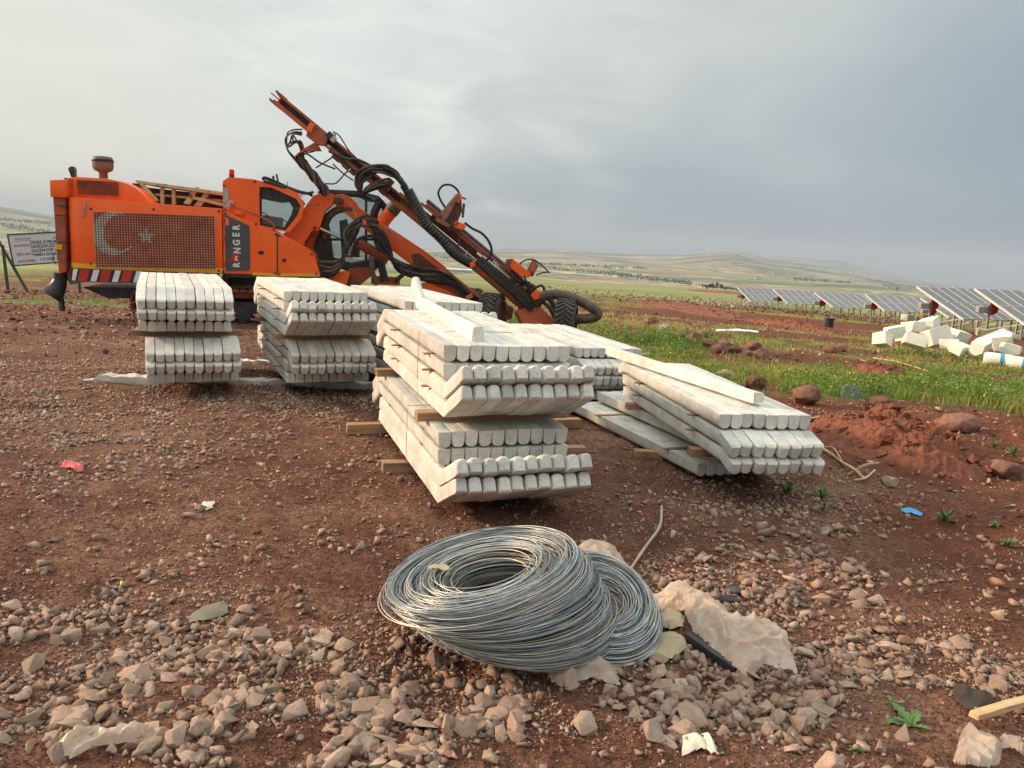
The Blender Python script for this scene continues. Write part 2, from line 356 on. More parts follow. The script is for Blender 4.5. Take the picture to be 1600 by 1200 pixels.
def wood(name, a, c, rot=False):
    b = NB(name); v = b.vec((3, 3, 3)); vv = b.vec((1.2, 26, 26) if not rot else (26, 1.2, 26))
    col = b.ramp(b.noise(vv, 1.4, 5, .6), [(.3, c), (.7, a)]); st = b.ramp(b.noise(v, 1.8, 4, .6), [(.5, 0.0), (.75, .6)]); col = b.mix(st, col, tuple(x*.45 for x in c))
    oi = b.N('ShaderNodeObjectInfo'); hv = b.N('ShaderNodeHueSaturation'); b.L(col, hv.inputs['Color']); b.L(b.math('ADD', b.math('MULTIPLY', oi.outputs['Random'], .4), .8), hv.inputs['Value'])
    return b.fin(hv.outputs[0], .8, b.bump(b.noise(vv, 2, 4), .4, .003), 0, .3)
M['wood'] = wood('timber', (.44, .265, .15), (.20, .115, .065)); M['palewood'] = wood('pale_timber', (.60, .42, .24), (.42, .27, .14))
def wire_mat():
    b = NB('galvanised_wire'); v = b.vec(rand=False)
    n = b.noise(b.vec((1, 1, 1), rand=False), 9, 4, .6)
    a = b.N('ShaderNodeAttribute'); a.attribute_name = 'tint'
    col = b.mix(b.ramp(n, [(.4, 0.0), (.75, .55)]), a.outputs['Color'], (.42, .38, .33))
    return b.fin(col, .42, None, .55, .5)
M['wire'] = wire_mat()
def film(name, c, alpha, tint):
    b = NB(name); v = b.vec(); n = b.noise(v, 6, 5, .6, 1.0)
    col = b.ramp(n, [(.3, tint), (.62, c)])
    tr = b.N('ShaderNodeBsdfTranslucent'); b.L(col, tr.inputs[0]); tp = b.N('ShaderNodeBsdfTransparent')
    m1 = b.N('ShaderNodeMixShader'); m1.inputs[0].default_value = .35; b.L(b.b.outputs[0], m1.inputs[1]); b.L(tr.outputs[0], m1.inputs[2])
    m2 = b.N('ShaderNodeMixShader'); m2.inputs[0].default_value = alpha; b.L(tp.outputs[0], m2.inputs[1]); b.L(m1.outputs[0], m2.inputs[2])
    b.fin(col, .26, b.bump(b.noise(v, 14, 4, .6, 1.2), .5, .010), 0, .5)
    b.L(m2.outputs[0], b.out.inputs[0]); return b.m
M['film'] = film('dusty_plastic_film', (.86, .75, .64), .62, (.76, .50, .34))
M['film_white'] = film('dusty_white_film', (.74, .62, .52), .74, (.55, .38, .28))
M['card'] = pmat('cardboard', (.46, .38, .26), (.34, .27, .17), 5, .85, .2)
M['pod'] = pmat('white_foam', (.80, .78, .70), (.66, .63, .54), 2.2, .85, .4, 12, .02, dirt=(.40, .30, .20), dirt_amt=.64, var=.08)
M['leaf'] = pmat('weed_leaf', (.10, .18, .045), (.055, .11, .03), 8, .6, .1)
def panel_mat():
    b = NB('solar_cells'); v = b.vec(rand=False)
    br = b.N('ShaderNodeTexBrick'); br.offset = 0; br.inputs['Scale'].default_value = 1; br.inputs['Brick Width'].default_value = .14; br.inputs['Row Height'].default_value = .145
    br.inputs['Mortar Size'].default_value = .004; br.inputs['Color1'].default_value = (.10, .105, .12, 1); br.inputs['Color2'].default_value = (.115, .118, .13, 1); br.inputs['Mortar'].default_value = (.24, .24, .24, 1)
    b.L(v, br.inputs['Vector']); d = b.ramp(b.noise(b.vec(), 2.5, 4), [(.35, 0.0), (.8, .45)])
    return b.fin(b.mix(d, br.outputs[0], (.26, .235, .205)), b.math('ADD', b.math('MULTIPLY', d, .4), .3), None, 0, .6)
M['cells'] = panel_mat()
def glass_mat():
    b = NB('cab_glass'); b.fin((.16, .22, .22), .06, None, 0, .8)
    tp = b.N('ShaderNodeBsdfTransparent'); tp.inputs[0].default_value = (.80, .86, .84, 1); m = b.N('ShaderNodeMixShader'); m.inputs[0].default_value = .22
    b.L(tp.outputs[0], m.inputs[1]); b.L(b.b.outputs[0], m.inputs[2]); b.L(m.outputs[0], b.out.inputs[0]); return b.m
M['glass'] = glass_mat()

# ------------------------------------------------------------------ ground: one sheet to the horizon
def yb(x): return np.interp(x, [-40, -6, .4, 1.3, 1.9, 2.6, 3.3, 4.2, 5.2, 7, 12, 40], [24, 22, 21, 15.5, 11.0, 8.9, 8.3, 7.6, 6.9, 6.4, 6.5, 8])
def zones(x, y):
    """grass weight, far weight, wet/dark clay weight"""
    d = np.hypot(x, np.maximum(y, 0)); n = fbm(x*.9+3, y*.9+8, 4)-.5; n2 = fbm(x*.23+30, y*.35+8, 4)
    gr = sstep(-.5, .7, y-yb(x)+n*5.0+(fbm(x*3.1, y*3.1+9, 3)-.5)*1.6)*(.12+.88*sstep(.36, .46, fbm(x*1.1+55, y*1.5, 4)))
    dirt = sstep(.525, .575, n2)*(1-.45*sstep(60, 100, d))
    band = sstep(30, 34, y)*(1-sstep(50, 58, y))*sstep(4, 7, x)*sstep(.30, .44, fbm(x*.3, y*.16+4, 3))
    gr = gr*(1-np.maximum(dirt, band))
    lb = sstep(3, 6, -x)*sstep(27, 29, y)*(1-sstep(45, 60, y)); gr = gr*(1-.9*lb)
    red = sstep(1.9, 3.0, x+n*1.5)*sstep(3.2, 4.6, y+n)*(1-gr)
    red = np.maximum(red, (dirt+band)*(d > 20)*.8)
    return gr, sstep(85, 150, d), np.clip(red, 0, 1)
def build_ground():
    front = np.radians(np.linspace(-48, 48, 560)); back = np.radians(np.linspace(48, 312, 60)[1:-1]); az = np.concatenate([front, back]); na = len(az)
    r = [.2]
    while r[-1] < 1.3: r.append(r[-1]+.12)
    while r[-1] < 11: r.append(r[-1]*1.0075)
    while r[-1] < 60: r.append(r[-1]*1.02)
    while r[-1] < 13000: r.append(r[-1]*1.026)
    r = np.array(r); nr = len(r)
    A, Rr = np.meshgrid(az, r); X = Rr*np.sin(A); Y = Rr*np.cos(A); Z = terrain(X, Y)
    V = np.stack([X.ravel(), Y.ravel(), Z.ravel()], 1); i = np.arange(nr-1)[:, None]*na; j = np.arange(na)[None, :]; j2 = (j+1) % na
    F = np.stack([(i+j).ravel(), (i+j2).ravel(), (i+na+j2).ravel(), (i+na+j).ravel()], 1)[:, ::-1]
    V = np.vstack([V, [[0, 0, tz(0, 0)]]])
    g, f, rd = zones(V[:, 0], V[:, 1]); cols = np.stack([g, f, rd], 1)
    b = NB('ground_surface'); v = b.tc.outputs['Object']
    at_ = b.N('ShaderNodeAttribute'); at_.attribute_name = 'tint'; sp = b.N('ShaderNodeSeparateColor'); b.L(at_.outputs['Color'], sp.inputs[0]); G, FAR, RED = sp.outputs[0], sp.outputs[1], sp.outputs[2]
    # crumbly soil
    big = b.noise(v, .9, 5, .6); soil = b.ramp(big, [(.28, (.095, .042, .027)), (.5, (.175, .080, .051)), (.72, (.285, .155, .105))])
    m2 = b.noise(v, 6.5, 6, .72); soil = b.mix(b.ramp(m2, [(.36, .6), (.52, 0.0)]), soil, (.07, .027, .018)); soil = b.mix(b.ramp(m2, [(.56, 0.0), (.74, .55)]), soil, (.34, .20, .135)); fine = b.noise(v, 38, 4, .75); soil = b.mix(b.ramp(fine, [(.38, .75), (.55, 0.0)]), soil, (.055, .022, .015))
    grit = b.ramp(b.vor(v, 75), [(.10, 1.0), (.22, 0.0)]); gm = b.math('MULTIPLY', grit, b.ramp(b.noise(v, 3.2, 3), [(.42, 0.0), (.62, .8)])); soil = b.mix(gm, soil, (.42, .31, .23))
    dust = b.ramp(b.noise(v, .45, 4, .6), [(.5, 0.0), (.7, .55)]); soil = b.mix(b.math('MULTIPLY', dust, .6), soil, (.36, .225, .155))
    clay = b.ramp(b.noise(v, 5, 6, .7), [(.3, (.075, .026, .016)), (.55, (.16, .052, .027)), (.8, (.25, .10, .055))])
    soil = b.mix(b.math('MULTIPLY', RED, .75), soil, clay)
    gn = b.noise(v, .55, 4, .6); under = b.ramp(gn, [(.35, (.12, .15, .045)), (.55, (.21, .21, .07)), (.7, (.30, .26, .10))])
    under = b.mix(b.ramp(b.noise(v, 6, 5, .7), [(.35, .6), (.65, 0.0)]), under, (.09, .07, .03))
    col = b.mix(G, soil, under)
    # valley and hills: strips of field
    mp = b.N('ShaderNodeMapping'); mp.inputs['Rotation'].default_value = (0, 0, .35); mp.inputs['Scale'].default_value = (1/420, 1/190, 1); b.L(v, mp.inputs[0])
    wn = b.noise(mp.outputs[0], 1.2, 3); wv = b.N('ShaderNodeVectorMath'); wv.operation = 'ADD'; b.L(mp.outputs[0], wv.inputs[0])
    cmb = b.N('ShaderNodeCombineXYZ'); b.L(b.math('MULTIPLY', wn, .8), cmb.inputs[0]); b.L(b.math('MULTIPLY', wn, .5), cmb.inputs[1]); b.L(cmb.outputs[0], wv.inputs[1])
    vc = b.N('ShaderNodeTexVoronoi'); b.L(wv.outputs[0], vc.inputs['Vector']); vc.inputs['Scale'].default_value = 1.0; vc.inputs['Randomness'].default_value = .85
    s2 = b.N('ShaderNodeSeparateColor'); b.L(vc.outputs['Color'], s2.inputs[0])
    fields = b.ramp(s2.outputs[0], [(0, (.15, .18, .085)), (.18, (.26, .25, .13)), (.34, (.40, .30, .19)), (.48, (.11, .135, .075)), (.58, (.48, .37, .25)), (.72, (.28, .19, .14)), (.88, (.24, .22, .125))], 'CONSTANT')
    rng_ = b.N('ShaderNodeVectorMath'); rng_.operation = 'LENGTH'; b.L(v, rng_.inputs[0]); dist = rng_.outputs['Value']
    scrub = b.ramp(b.noise(b.vec((1, 1.6, 1), rand=False), .0016, 7, .68), [(.38, (.06, .085, .06)), (.47, (.14, .15, .10)), (.56, (.34, .28, .20)), (.68, (.46, .40, .32))])
    hm = b.math('MULTIPLY', b.math('DIVIDE', b.math('SUBTRACT', dist, 2300), 1500, clamp=True), .8); fields = b.mix(hm, fields, scrub)
    mp2 = b.N('ShaderNodeMapping'); mp2.inputs['Rotation'].default_value = (0, 0, .2); mp2.inputs['Scale'].default_value = (1/900, 1/260, 1); b.L(v, mp2.inputs[0])
    tb = b.ramp(b.noise(mp2.outputs[0], 1.5, 6, .6), [(.58, 0.0), (.62, .7)]); tb = b.math('MULTIPLY', tb, b.math('DIVIDE', b.math('SUBTRACT', dist, 500), 900, clamp=True))
    fields = b.mix(tb, fields, (.045, .075, .035))
    nearf = b.ramp(b.noise(v, .02, 4), [(.4, (.18, .21, .08)), (.6, (.27, .26, .11))]); fields = b.mix(b.math('DIVIDE', b.math('SUBTRACT', dist, 330), 500, clamp=True), nearf, fields)
    col = b.mix(FAR, col, fields)
    ruts = b.noise(v, 1.4, 6, .65)
    crumb = b.math('ADD', b.math('MULTIPLY', b.vor(v, 55), .6), b.noise(v, 30, 5, .7))
    nm = b.bump(crumb, .9, .012); nm = b.bump(b.noise(v, 11, 6, .75), .8, .035, nm); nm = b.bump(ruts, .7, .12, nm)
    mat = b.fin(col, .95, nm, 0, .15)
    me = np_mesh('ground', V, F, mat, cols, 4, True)
    bm = bmesh.new(); bm.from_mesh(me); bm.verts.ensure_lookup_table(); c = bm.verts[len(V)-1]
    for k in range(na): bm.faces.new((c, bm.verts[(k+1) % na], bm.verts[k]))
    bm.to_mesh(me); bm.free()
    tag(link('ground', me), kind='structure')
build_ground()

# ------------------------------------------------------------------ concrete posts
PW, PH, PL = .0785, .0930, 2.05
def post_mesh(seed, name='concrete_post', TIP=.385, TA=R(26)):
    rd = random.Random(seed); hw = PW/2-.001; hh = PH/2
    prof = [(-hw+.0015, hh), (hw-.0015, hh), (hw, hh-.0015), (hw-.0015, 0), (hw-.0035, -hh+.022), (hw-.0065, -hh+.013), (hw-.0125, -hh+.0065), (hw-.0205, -hh+.002), (hw-.027, -hh), (-hw+.027, -hh), (-hw+.0205, -hh+.002), (-hw+.0125, -hh+.0065), (-hw+.0065, -hh+.013), (-hw+.0035, -hh+.022), (-hw+.0015, 0), (-hw, hh-.0015)]
    # stations: position, tilt, scale
    st = [(0, -0.0, 0, .972), (.003, 0, 0, 1)]; n = 12
    for k in range(1, n): st.append((PL*k/n, 0, 0, 1))
    st.append((PL-.02, 0, 0, 1)); st.append((PL, 0, TA/2, 1)); 
    for q in (TIP*.3, TIP*.6, TIP*.85): st.append((PL+q*math.cos(TA), -q*math.sin(TA), TA, 1))
    for q, s_ in ((TIP-.022, .985), (TIP-.008, .90), (TIP, .72)): st.append((PL+q*math.cos(TA), -q*math.sin(TA), TA, s_))
    vs = []; m = len(prof)
    for k, (y, z, a, s) in enumerate(st):
        jx = rd.uniform(-.0012, .0012); jz = rd.uniform(-.0012, .0012); kk = 1/math.cos(a) if abs(a-TA/2) < 1e-6 and a > 0 else 1
        for (px, pz) in prof:
            e = rd.uniform(-.0010, .0010) if 1 < k < len(st)-1 else rd.uniform(-.0016, .0016)
            pz2 = pz*s*kk; vs.append((px*s+jx+e, y+math.sin(a)*(-pz2)*-1, z+math.cos(a)*pz2+jz+e))
    # tilt of the sections: normal direction in the tip leans forward
    fs = []
    for k in range(len(st)-1):
        for i in range(m): fs.append((k*m+i, (k+1)*m+i, (k+1)*m+(i+1) % m, k*m+(i+1) % m))
    fs += [tuple(range(m)), tuple((len(st)-1)*m+i for i in range(m-1, -1, -1))]
    b = MB(); b.add(vs, fs); me = b.mesh(name, M['concrete'], smooth=True); me.set_sharp_from_angle(angle=R(27)); return me
POSTS = [post_mesh(i) for i in range(10)]; SHORT = [post_mesh(20+i, TIP=.165, TA=R(17)) for i in range(7)]
MID = [post_mesh(40+i, TIP=.26, TA=R(22)) for i in range(8)]
ORD = ['first', 'second', 'third', 'fourth', 'fifth', 'sixth', 'seventh', 'eighth', 'ninth', 'tenth', 'eleventh']
def post_matrix(org, yaw, s, t, z, near_bend, flip, jit):
    """s lateral offset, t setback of the near end, z centre height. near_bend: bend at the near end."""
    ca, sa = math.cos(yaw), math.sin(yaw)
    if near_bend: t0 = t+PL; rz = yaw+PI
    else: t0 = t; rz = yaw
    loc = Vector((org[0]+s*ca-t0*sa, org[1]+s*sa+t0*ca, z))
    return Matrix.Translation(loc) @ Matrix.Rotation(rz+jit, 4, 'Z') @ (Matrix.Rotation(PI, 4, 'Y') if flip else Matrix.Identity(4))
def add_post(mat, label, group, kinds=None):
    o = link('concrete_post', random.choice(kinds or POSTS)); o.matrix_world = mat
    return tag(o, label, 'fence post', group)
GAP = .0135
def stack(org, yaw, zbase, packs, desc, group, n=10, lay=None, shift=None, hidden=None, kinds=None):
    """packs from the bottom: list of row lists; row = ('butt'|'down'|'up', count, offset)"""
    z = zbase; rows = []; timbers = []; laths = []
    for pi, pk in enumerate(packs):
        if pi > 0: timbers.append(z+.0325-.006); z += .062
        for ri, row in enumerate(pk):
            rows.append((z+PH/2, row, pi, (shift[pi] if shift else (0, 0)))); z += PH
            if ri < len(pk)-1: laths.append((z+GAP/2, pi)); z += GAP
    tot = len(rows); stuffv = []
    for k, (zc, row, pi, sh) in enumerate(rows):
        kind, cnt, off = row[:3]; li = tot-1-k
        for i in range(cnt):
            s = PW/2+(i+off)*(PW+.0022)+sh[0]+random.uniform(-.0008, .0008); t = sh[1]+random.uniform(-.013, .013)+(.03 if kind == 'butt' else 0)
            nb = kind != 'butt'; flip = (kind == 'up') or (kind == 'butt' and len(row) > 3)
            m = post_matrix(org, yaw, s, t, zc+random.uniform(-.003, .003), nb, flip, random.uniform(-.0018, .0018))
            if hidden and hidden(li, i): stuffv.append(m); continue
            lj, lt = (li+lay[0], lay[1]) if lay else (li, tot); layer = 'top layer' if lj == 0 else ('bottom layer' if lj == lt-1 else ORD[lj]+' layer from top')
            add_post(m, f'{ORD[i]} concrete post from left, {layer}, {desc}', group, kinds.get(pi) if isinstance(kinds, dict) else kinds)
    if stuffv:
        me0 = POSTS[0]; V0 = np.array([v.co[:] for v in me0.vertices]); b = MB()
        for m in stuffv:
            Mx = np.array(m); VV = V0@Mx[:3, :3].T+Mx[:3, 3]; b.add([tuple(q) for q in VV], [tuple(p.vertices) for p in me0.polygons])
        tag(b.build('concrete_posts', M['concrete'], smooth=True, recalc=False), kind='stuff', label='hidden inner posts of the stack behind the nearest stack', cat='fence posts')
    return timbers, laths, z
def loc(org, yaw, s, t, z): return Vector((org[0]+s*math.cos(yaw)-t*math.sin(yaw), org[1]+s*math.sin(yaw)+t*math.cos(yaw), z))
def timber(a, b, wd, h, label, mat='wood', name='timber_bearer', cat='timber', group='timber bearers under the post stacks'):
    a = Vector(a); b = Vector(b); d = b-a; L = d.length; mb = MB(); nn = 6
    vs = []; rd = random.Random(int(L*1e4)+int(a.x*100))
    for k in range(nn+1):
        for (i, j) in ((-1, -1), (1, -1), (1, 1), (-1, 1)): vs.append((-L/2+L*k/nn+(rd.uniform(-.006, .006) if k in (0, nn) else 0), i*wd/2+rd.uniform(-.002, .002), j*h/2+rd.uniform(-.0015, .0015)))
    fs = [(0, 3, 2, 1), (nn*4, nn*4+1, nn*4+2, nn*4+3)]
    for k in range(nn):
        for i in range(4): fs.append((k*4+i, k*4+(i+1) % 4, (k+1)*4+(i+1) % 4, (k+1)*4+i))
    mb.add(vs, fs); o = mb.build(name, M[mat], bevel=.002 if h > .02 else 0)
    o.matrix_world = Matrix.Translation((a+b)/2) @ d.to_track_quat('X', 'Z').to_matrix().to_4x4()
    return tag(o, label, cat, group)
UP = lambda n=10, o=0: ('up', n, o)
DN = lambda n=10, o=0: ('down', n, o)
BT = lambda n=10, o=0: ('butt', n, o)
BF = lambda n=10, o=0: ('butt', n, o, 1)
A_, B_, C_, D_, E_ = ((-3.41, 6.97), .43), ((-2.18, 7.29), .44), ((-1.05, 7.40), .46), ((-.385, 4.40), .34), ((.62, 7.575), .335)
ZF1 = .02+5*.0930+.062+3*.0135
def zat(px, py, z): d = ray(px, py); t = (z-CAMH)/d[2]; return Vector((d[0]*t, d[1]*t, z))
_fn, _ff = zat(1124, 645, ZF1), zat(984, 570, ZF1); F_ = ((_fn.x, _fn.y), math.atan2(-(_ff.x-_fn.x), _ff.y-_fn.y)); _fb = zat(1096, 722, .113); _c, _s = math.cos(F_[1]), math.sin(F_[1]); _dx, _dy = _fb.x-_fn.x, _fb.y-_fn.y
FSH = (_dx*_c+_dy*_s, -_dx*_s+_dy*_c); FW = (zat(1258, 638, ZF1)-_fn).length; print('F', F_, FSH, FW)

SD = dict(A='left stack by striped bumper', B='stack below the grey door decal', C='stack behind the nearest stack', D='nearest tall stack', E='low stack right behind the nearest', F='right-hand slanted stack')
GR = 'concrete posts stacked in bundles'
def do_timbers(st, tl, ll, W, desc, far=True, lath=True, prot=(.06, .05)):
    org, yaw = st
    for z in tl:
        for t, w_ in ((.22, 'front'), (1.70, 'rear')):
            if w_ == 'rear' and not far: continue
            timber(loc(org, yaw, -prot[0], t, z-.0015), loc(org, yaw, W+prot[1], t+.01, z-.0015), .09, .056, f'{w_} wooden bearer between upper and lower bundles of the {desc}')
    if lath:
        for k, (z, pi) in enumerate(ll):
            for t, w_ in ((.42, 'front'), (1.55, 'rear')):
                timber(loc(org, yaw, -.035, t+random.uniform(-.05, .05), z-.001), loc(org, yaw, W*.96, t+random.uniform(-.03, .03), z-.001), .035, .010,
                       f'{w_} thin lath in {ORD[k]} gap from bottom, {desc}', name='wooden_lath', cat='lath', group='thin laths between post layers')
pk_dn = [BF(), BF(), DN(), DN()]; pk_up = [UP(), UP(), BT(), BT()]
tl, ll, zt = stack(*A_, .115, [pk_dn, pk_dn], SD['A'], GR, shift=[(.06, -.02), (0, 0)], kinds=MID); do_timbers(A_, tl, ll, .86, SD['A'], lath=False)
tl, ll, zt = stack(*B_, .115, [pk_dn, pk_up], SD['B'], GR, shift=[(.04, .04), (0, 0)], kinds={0: MID}); do_timbers(B_, tl, ll, .82, SD['B'])
tl, ll, zt = stack(*C_, .07, [pk_dn, pk_up], SD['C'], GR, hidden=lambda li, i: li > 0 and i > 0); do_timbers(C_, tl, ll, .82, SD['C'])
tl, ll, zt = stack(*D_, .085, [[UP(), UP(), BT(), BT()], pk_up], SD['D'], GR, shift=[(-.05, -.12), (0, .04)]); do_timbers(D_, tl, ll, .82, SD['D'], prot=(.12, .03))
DTOP = zt
tl, ll, zt = stack(*E_, .06, [[BF(9), BF(9), DN(9), DN(9, .1), BT(9, .1)]], SD['E'], GR, kinds=SHORT)
_fb = zat(1094, 727, .113); _fc = zat(908, 636, .113); FB_ = ((_fb.x, _fb.y), math.atan2(-(_fc.x-_fb.x), _fc.y-_fb.y))
tl, ll, z2 = stack(*FB_, .02, [[BT(8), DN(5, 3.0)]], SD['F'], GR, lay=(3, 5), kinds=SHORT); do_timbers(FB_, tl, ll, .64, SD['F']+' lower bundle', prot=(.0, .0))
tl, ll, zt = stack(*F_, z2+.056, [[DN(8, .2), DN(8, .05), BT(8, 0)]], SD['F'], GR, lay=(0, 5), kinds=SHORT, shift=[(0, -.03)]); do_timbers(F_, tl, ll, .64, SD['F'], prot=(.03, .0))
for t, w_ in ((.30, 'front'), (1.72, 'rear')): timber(loc(*F_, -.04, t, z2+.027), loc(*F_, .62, t, z2+.027), .08, .054, f'{w_} wooden bearer between the bundles of the {SD["F"]}')
# loose posts lying on top
def lie(a, b, label, flip=False, mesh=None):
    a = Vector(a); b = Vector(b); d = (b-a).normalized()
    o = link('concrete_post', mesh or POSTS[1]); q = d.to_track_quat('Y', 'Z').to_matrix().to_4x4()
    o.matrix_world = Matrix.Translation(a) @ q @ Matrix.Rotation(flip*PI, 4, 'Y'); return tag(o, label, 'fence post', GR)
zD = DTOP+PH/2+.002
def zat(px, py, z): d = ray(px, py); t = (z-CAMH)/d[2]; return Vector((d[0]*t, d[1]*t, z))
nearD = zat(747, 522, zD); farD = zat(656, 472, zD); dd = (farD-nearD).normalized()
lie(nearD, nearD+dd*PL, 'single loose concrete post lying across the top of the nearest tall stack', 1)
zF = ZF1+PH/2+.003
nearF = zat(1186, 622, zF); farF = zat(991, 560, zF); dd = (farF-nearF).normalized()
lie(nearF, nearF+dd*PL, 'single sunlit loose concrete post lying on top of the right-hand slanted stack', -.5, SHORT[2])
# ground bearers
def onz(px, py, h): p = gp(px, py); p.z += h; return p
timber(onz(541, 678, .045), onz(905, 668, .045), .085, .08, 'long pale bearer under the far end of the nearest tall stack')
timber(onz(597, 738, .04), onz(760, 735, .04), .10, .075, 'weathered bearer sticking out left under the nearest tall stack')
timber(onz(628, 722, .09), onz(912, 714, .06), .09, .05, 'thinner bearer lying on the weathered one under the nearest stack')
timber(onz(990, 714, .03), onz(1120, 722, .03), .08, .06, 'short bearer stub under the left side of the right-hand stack')
timber(onz(930, 640, .03), onz(985, 642, .03), .08, .06, 'bearer end poking out between the nearest and the right-hand stacks')
def sill(pa, pb, wd, h, label, dz=.0):
    a = gp(*pa); b = gp(*pb); a.z += h/2-.065+dz; b.z += h/2-.065+dz
    d = b-a; L = d.length; rd = random.Random(3); mb = MB(); nn = 40; vs = []
    for k in range(nn+1):
        for (i, j) in ((-1, -1), (1, -1), (1, 1), (-1, 1)): vs.append((-L/2+L*k/nn, i*wd/2+rd.uniform(-.014, .014), j*h/2+rd.uniform(-.014, .012)-(.05 if k < 2 else 0)))
    fs = [(0, 3, 2, 1), (nn*4, nn*4+1, nn*4+2, nn*4+3)]+[(k*4+i, k*4+(i+1) % 4, (k+1)*4+(i+1) % 4, (k+1)*4+i) for k in range(nn) for i in range(4)]
    mb.add(vs, fs); o = mb.build('concrete_sill', M['concrete']); o.matrix_world = Matrix.Translation((a+b)/2) @ d.to_track_quat('X', 'Z').to_matrix().to_4x4()
    return tag(o, label, 'concrete beam')
sill((133, 594), (600, 607), .15, .13, 'long rough concrete beam on the ground under the front of both left stacks')
sill((330, 566), (600, 578), .12, .12, 'concrete beam on the ground under the rear of both left stacks')
# binding wire round the nearest bundles
def strap(st, t, s0, s1, z0, z1, label, sag=0):
    org, yaw = st; p = [loc(org, yaw, s0-.004, t, z0), loc(org, yaw, s0-.006-sag, t, (z0+z1)/2), loc(org, yaw, s0-.004, t, z1), loc(org, yaw, (s0+s1)/2, t, z1+.004), loc(org, yaw, s1+.004, t, z1), loc(org, yaw, s1+.006, t, (z0+z1)/2), loc(org, yaw, s1+.004, t, z0), loc(org, yaw, (s0+s1)/2, t, z0-.004)]
    b = MB(); b.tube(p, .0018, 5, closed=True); tag(b.build('binding_wire', M['darksteel'], smooth=True), label, 'wire')
strap(D_, .72, 0, .80, .085+4*PH+3*GAP+.062, DTOP, 'thin binding wire looped round upper bundle of the nearest tall stack')
strap(((D_[0][0]-.02, D_[0][1]-.10), D_[1]), .70, -.03, .75, .085, .085+4*PH+3*GAP, 'thin binding wire looped round lower bundle of the nearest tall stack')


# ------------------------------------------------------------------ drilling rig
YAW = R(11); Q0 = at(290, 400, 16.0); RZ = tz(Q0.x, Q0.y)-.02
RO = Vector((Q0.x, Q0.y, RZ)); EX = Vector((math.cos(YAW), math.sin(YAW), 0)); EY = Vector((-math.sin(YAW), math.cos(YAW), 0))
def rl(px, py, dy=0.0):
    """rig-local point: on the vertical plane dy behind the near side of the machine"""
    d = Vector(ray(px, py)); O = Vector((0, 0, CAMH)); P0 = RO+EY*dy
    t = (P0-O).dot(EY)/d.dot(EY); P = O+d*t-RO; return Vector((P.dot(EX), dy, P.z))
def rxz(pts, dy=0.0): return [(rl(x, y, dy).x, rl(x, y, dy).z) for x, y in pts]
rig = empty('drilling_rig', RO, YAW, 'orange crawler drilling rig with its boom and long feed lowered towards the right', 'drilling rig')
def rprism(name, pts, y0, y1, mat, parent=None, bevel=.015, ref=None, smooth=False, label=None):
    b = MB(); b.prism(rxz(pts, y0 if ref is None else ref), y0, y1); o = b.build(name, M[mat] if isinstance(mat, str) else mat, parent or rig, bevel=bevel, smooth=smooth)
    if label: o['label'] = label
    return o
def rtube(name, pts, r, mat, parent=None, n=8, k=6, rib=None, curve=True):
    P = [rl(*p) for p in pts]; P = catmull(P, k) if curve else P
    b = MB(); b.tube(P, r, n, rib=rib); return b.build(name, M[mat], parent or rig, smooth=rib is None)
def multi_tube(name, lst, mat, parent=None, n=7, k=6):
    for i, (pts, r) in enumerate(lst):
        b = MB(); b.tube(catmull([rl(*p) for p in pts], k), r, n); m = mat if mat not in ('black',) or i % 4 else 'hose_brown'
        if mat == 'hose_brown' and i % 3 == 2: m = 'darksteel'
        o = b.build(name, M[m], parent or rig, smooth=True)
    return o
# engine housing with its rounded rear corner
hx = rxz([(100, 309), (137, 310), (200, 315), (347, 326), (347, 427), (108, 420)], 0)
mb = MB()
def housing():
    top = [(137, 310), (200, 315), (270, 320), (347, 326)]; n = 8
    xs0 = rl(100, 365).x; xr = .36
    # plan outline with a rounded rear corner, straight near side
    X1 = rl(347, 370).x; plan = []
    for k in range(n+1):
        a = PI/2*k/n; plan.append((xs0+xr-xr*math.sin(PI/2-a)*1.0 if False else xs0+xr*(1-math.cos(PI/2-a+0)) if False else xs0+xr-xr*math.cos(a), xr-xr*math.sin(a)))
    plan = plan[::1]
    plan.append((X1, 0)); plan.append((X1, 2.15)); plan.append((xs0, 2.15))
    ztop = lambda x: rl(137, 310).z+(x-rl(137, 310).x)*(rl(347, 326).z-rl(137, 310).z)/(X1-rl(137, 310).x)
    zbot = lambda x: rl(110, 419).z+(x-xs0)*(rl(347, 427).z-rl(110, 419).z)/(X1-xs0)
    vs = [(x+(.05 if i < 6 else 0)*0, y, zbot(x)) for i, (x, y) in enumerate(plan)]+[(x, y, ztop(max(x, xs0+.1))) for x, y in plan]
    m = len(plan); fs = [tuple(range(m)), tuple(range(2*m-1, m-1, -1))]+[(i, (i+1) % m, m+(i+1) % m, m+i) for i in range(m)]
    return vs, fs, plan, zbot
vs, fs, PLAN, ZBOT = housing(); mb.add(vs, fs); eng = mb.build('engine_housing', M['orange'], rig, bevel=.012, smooth=True)
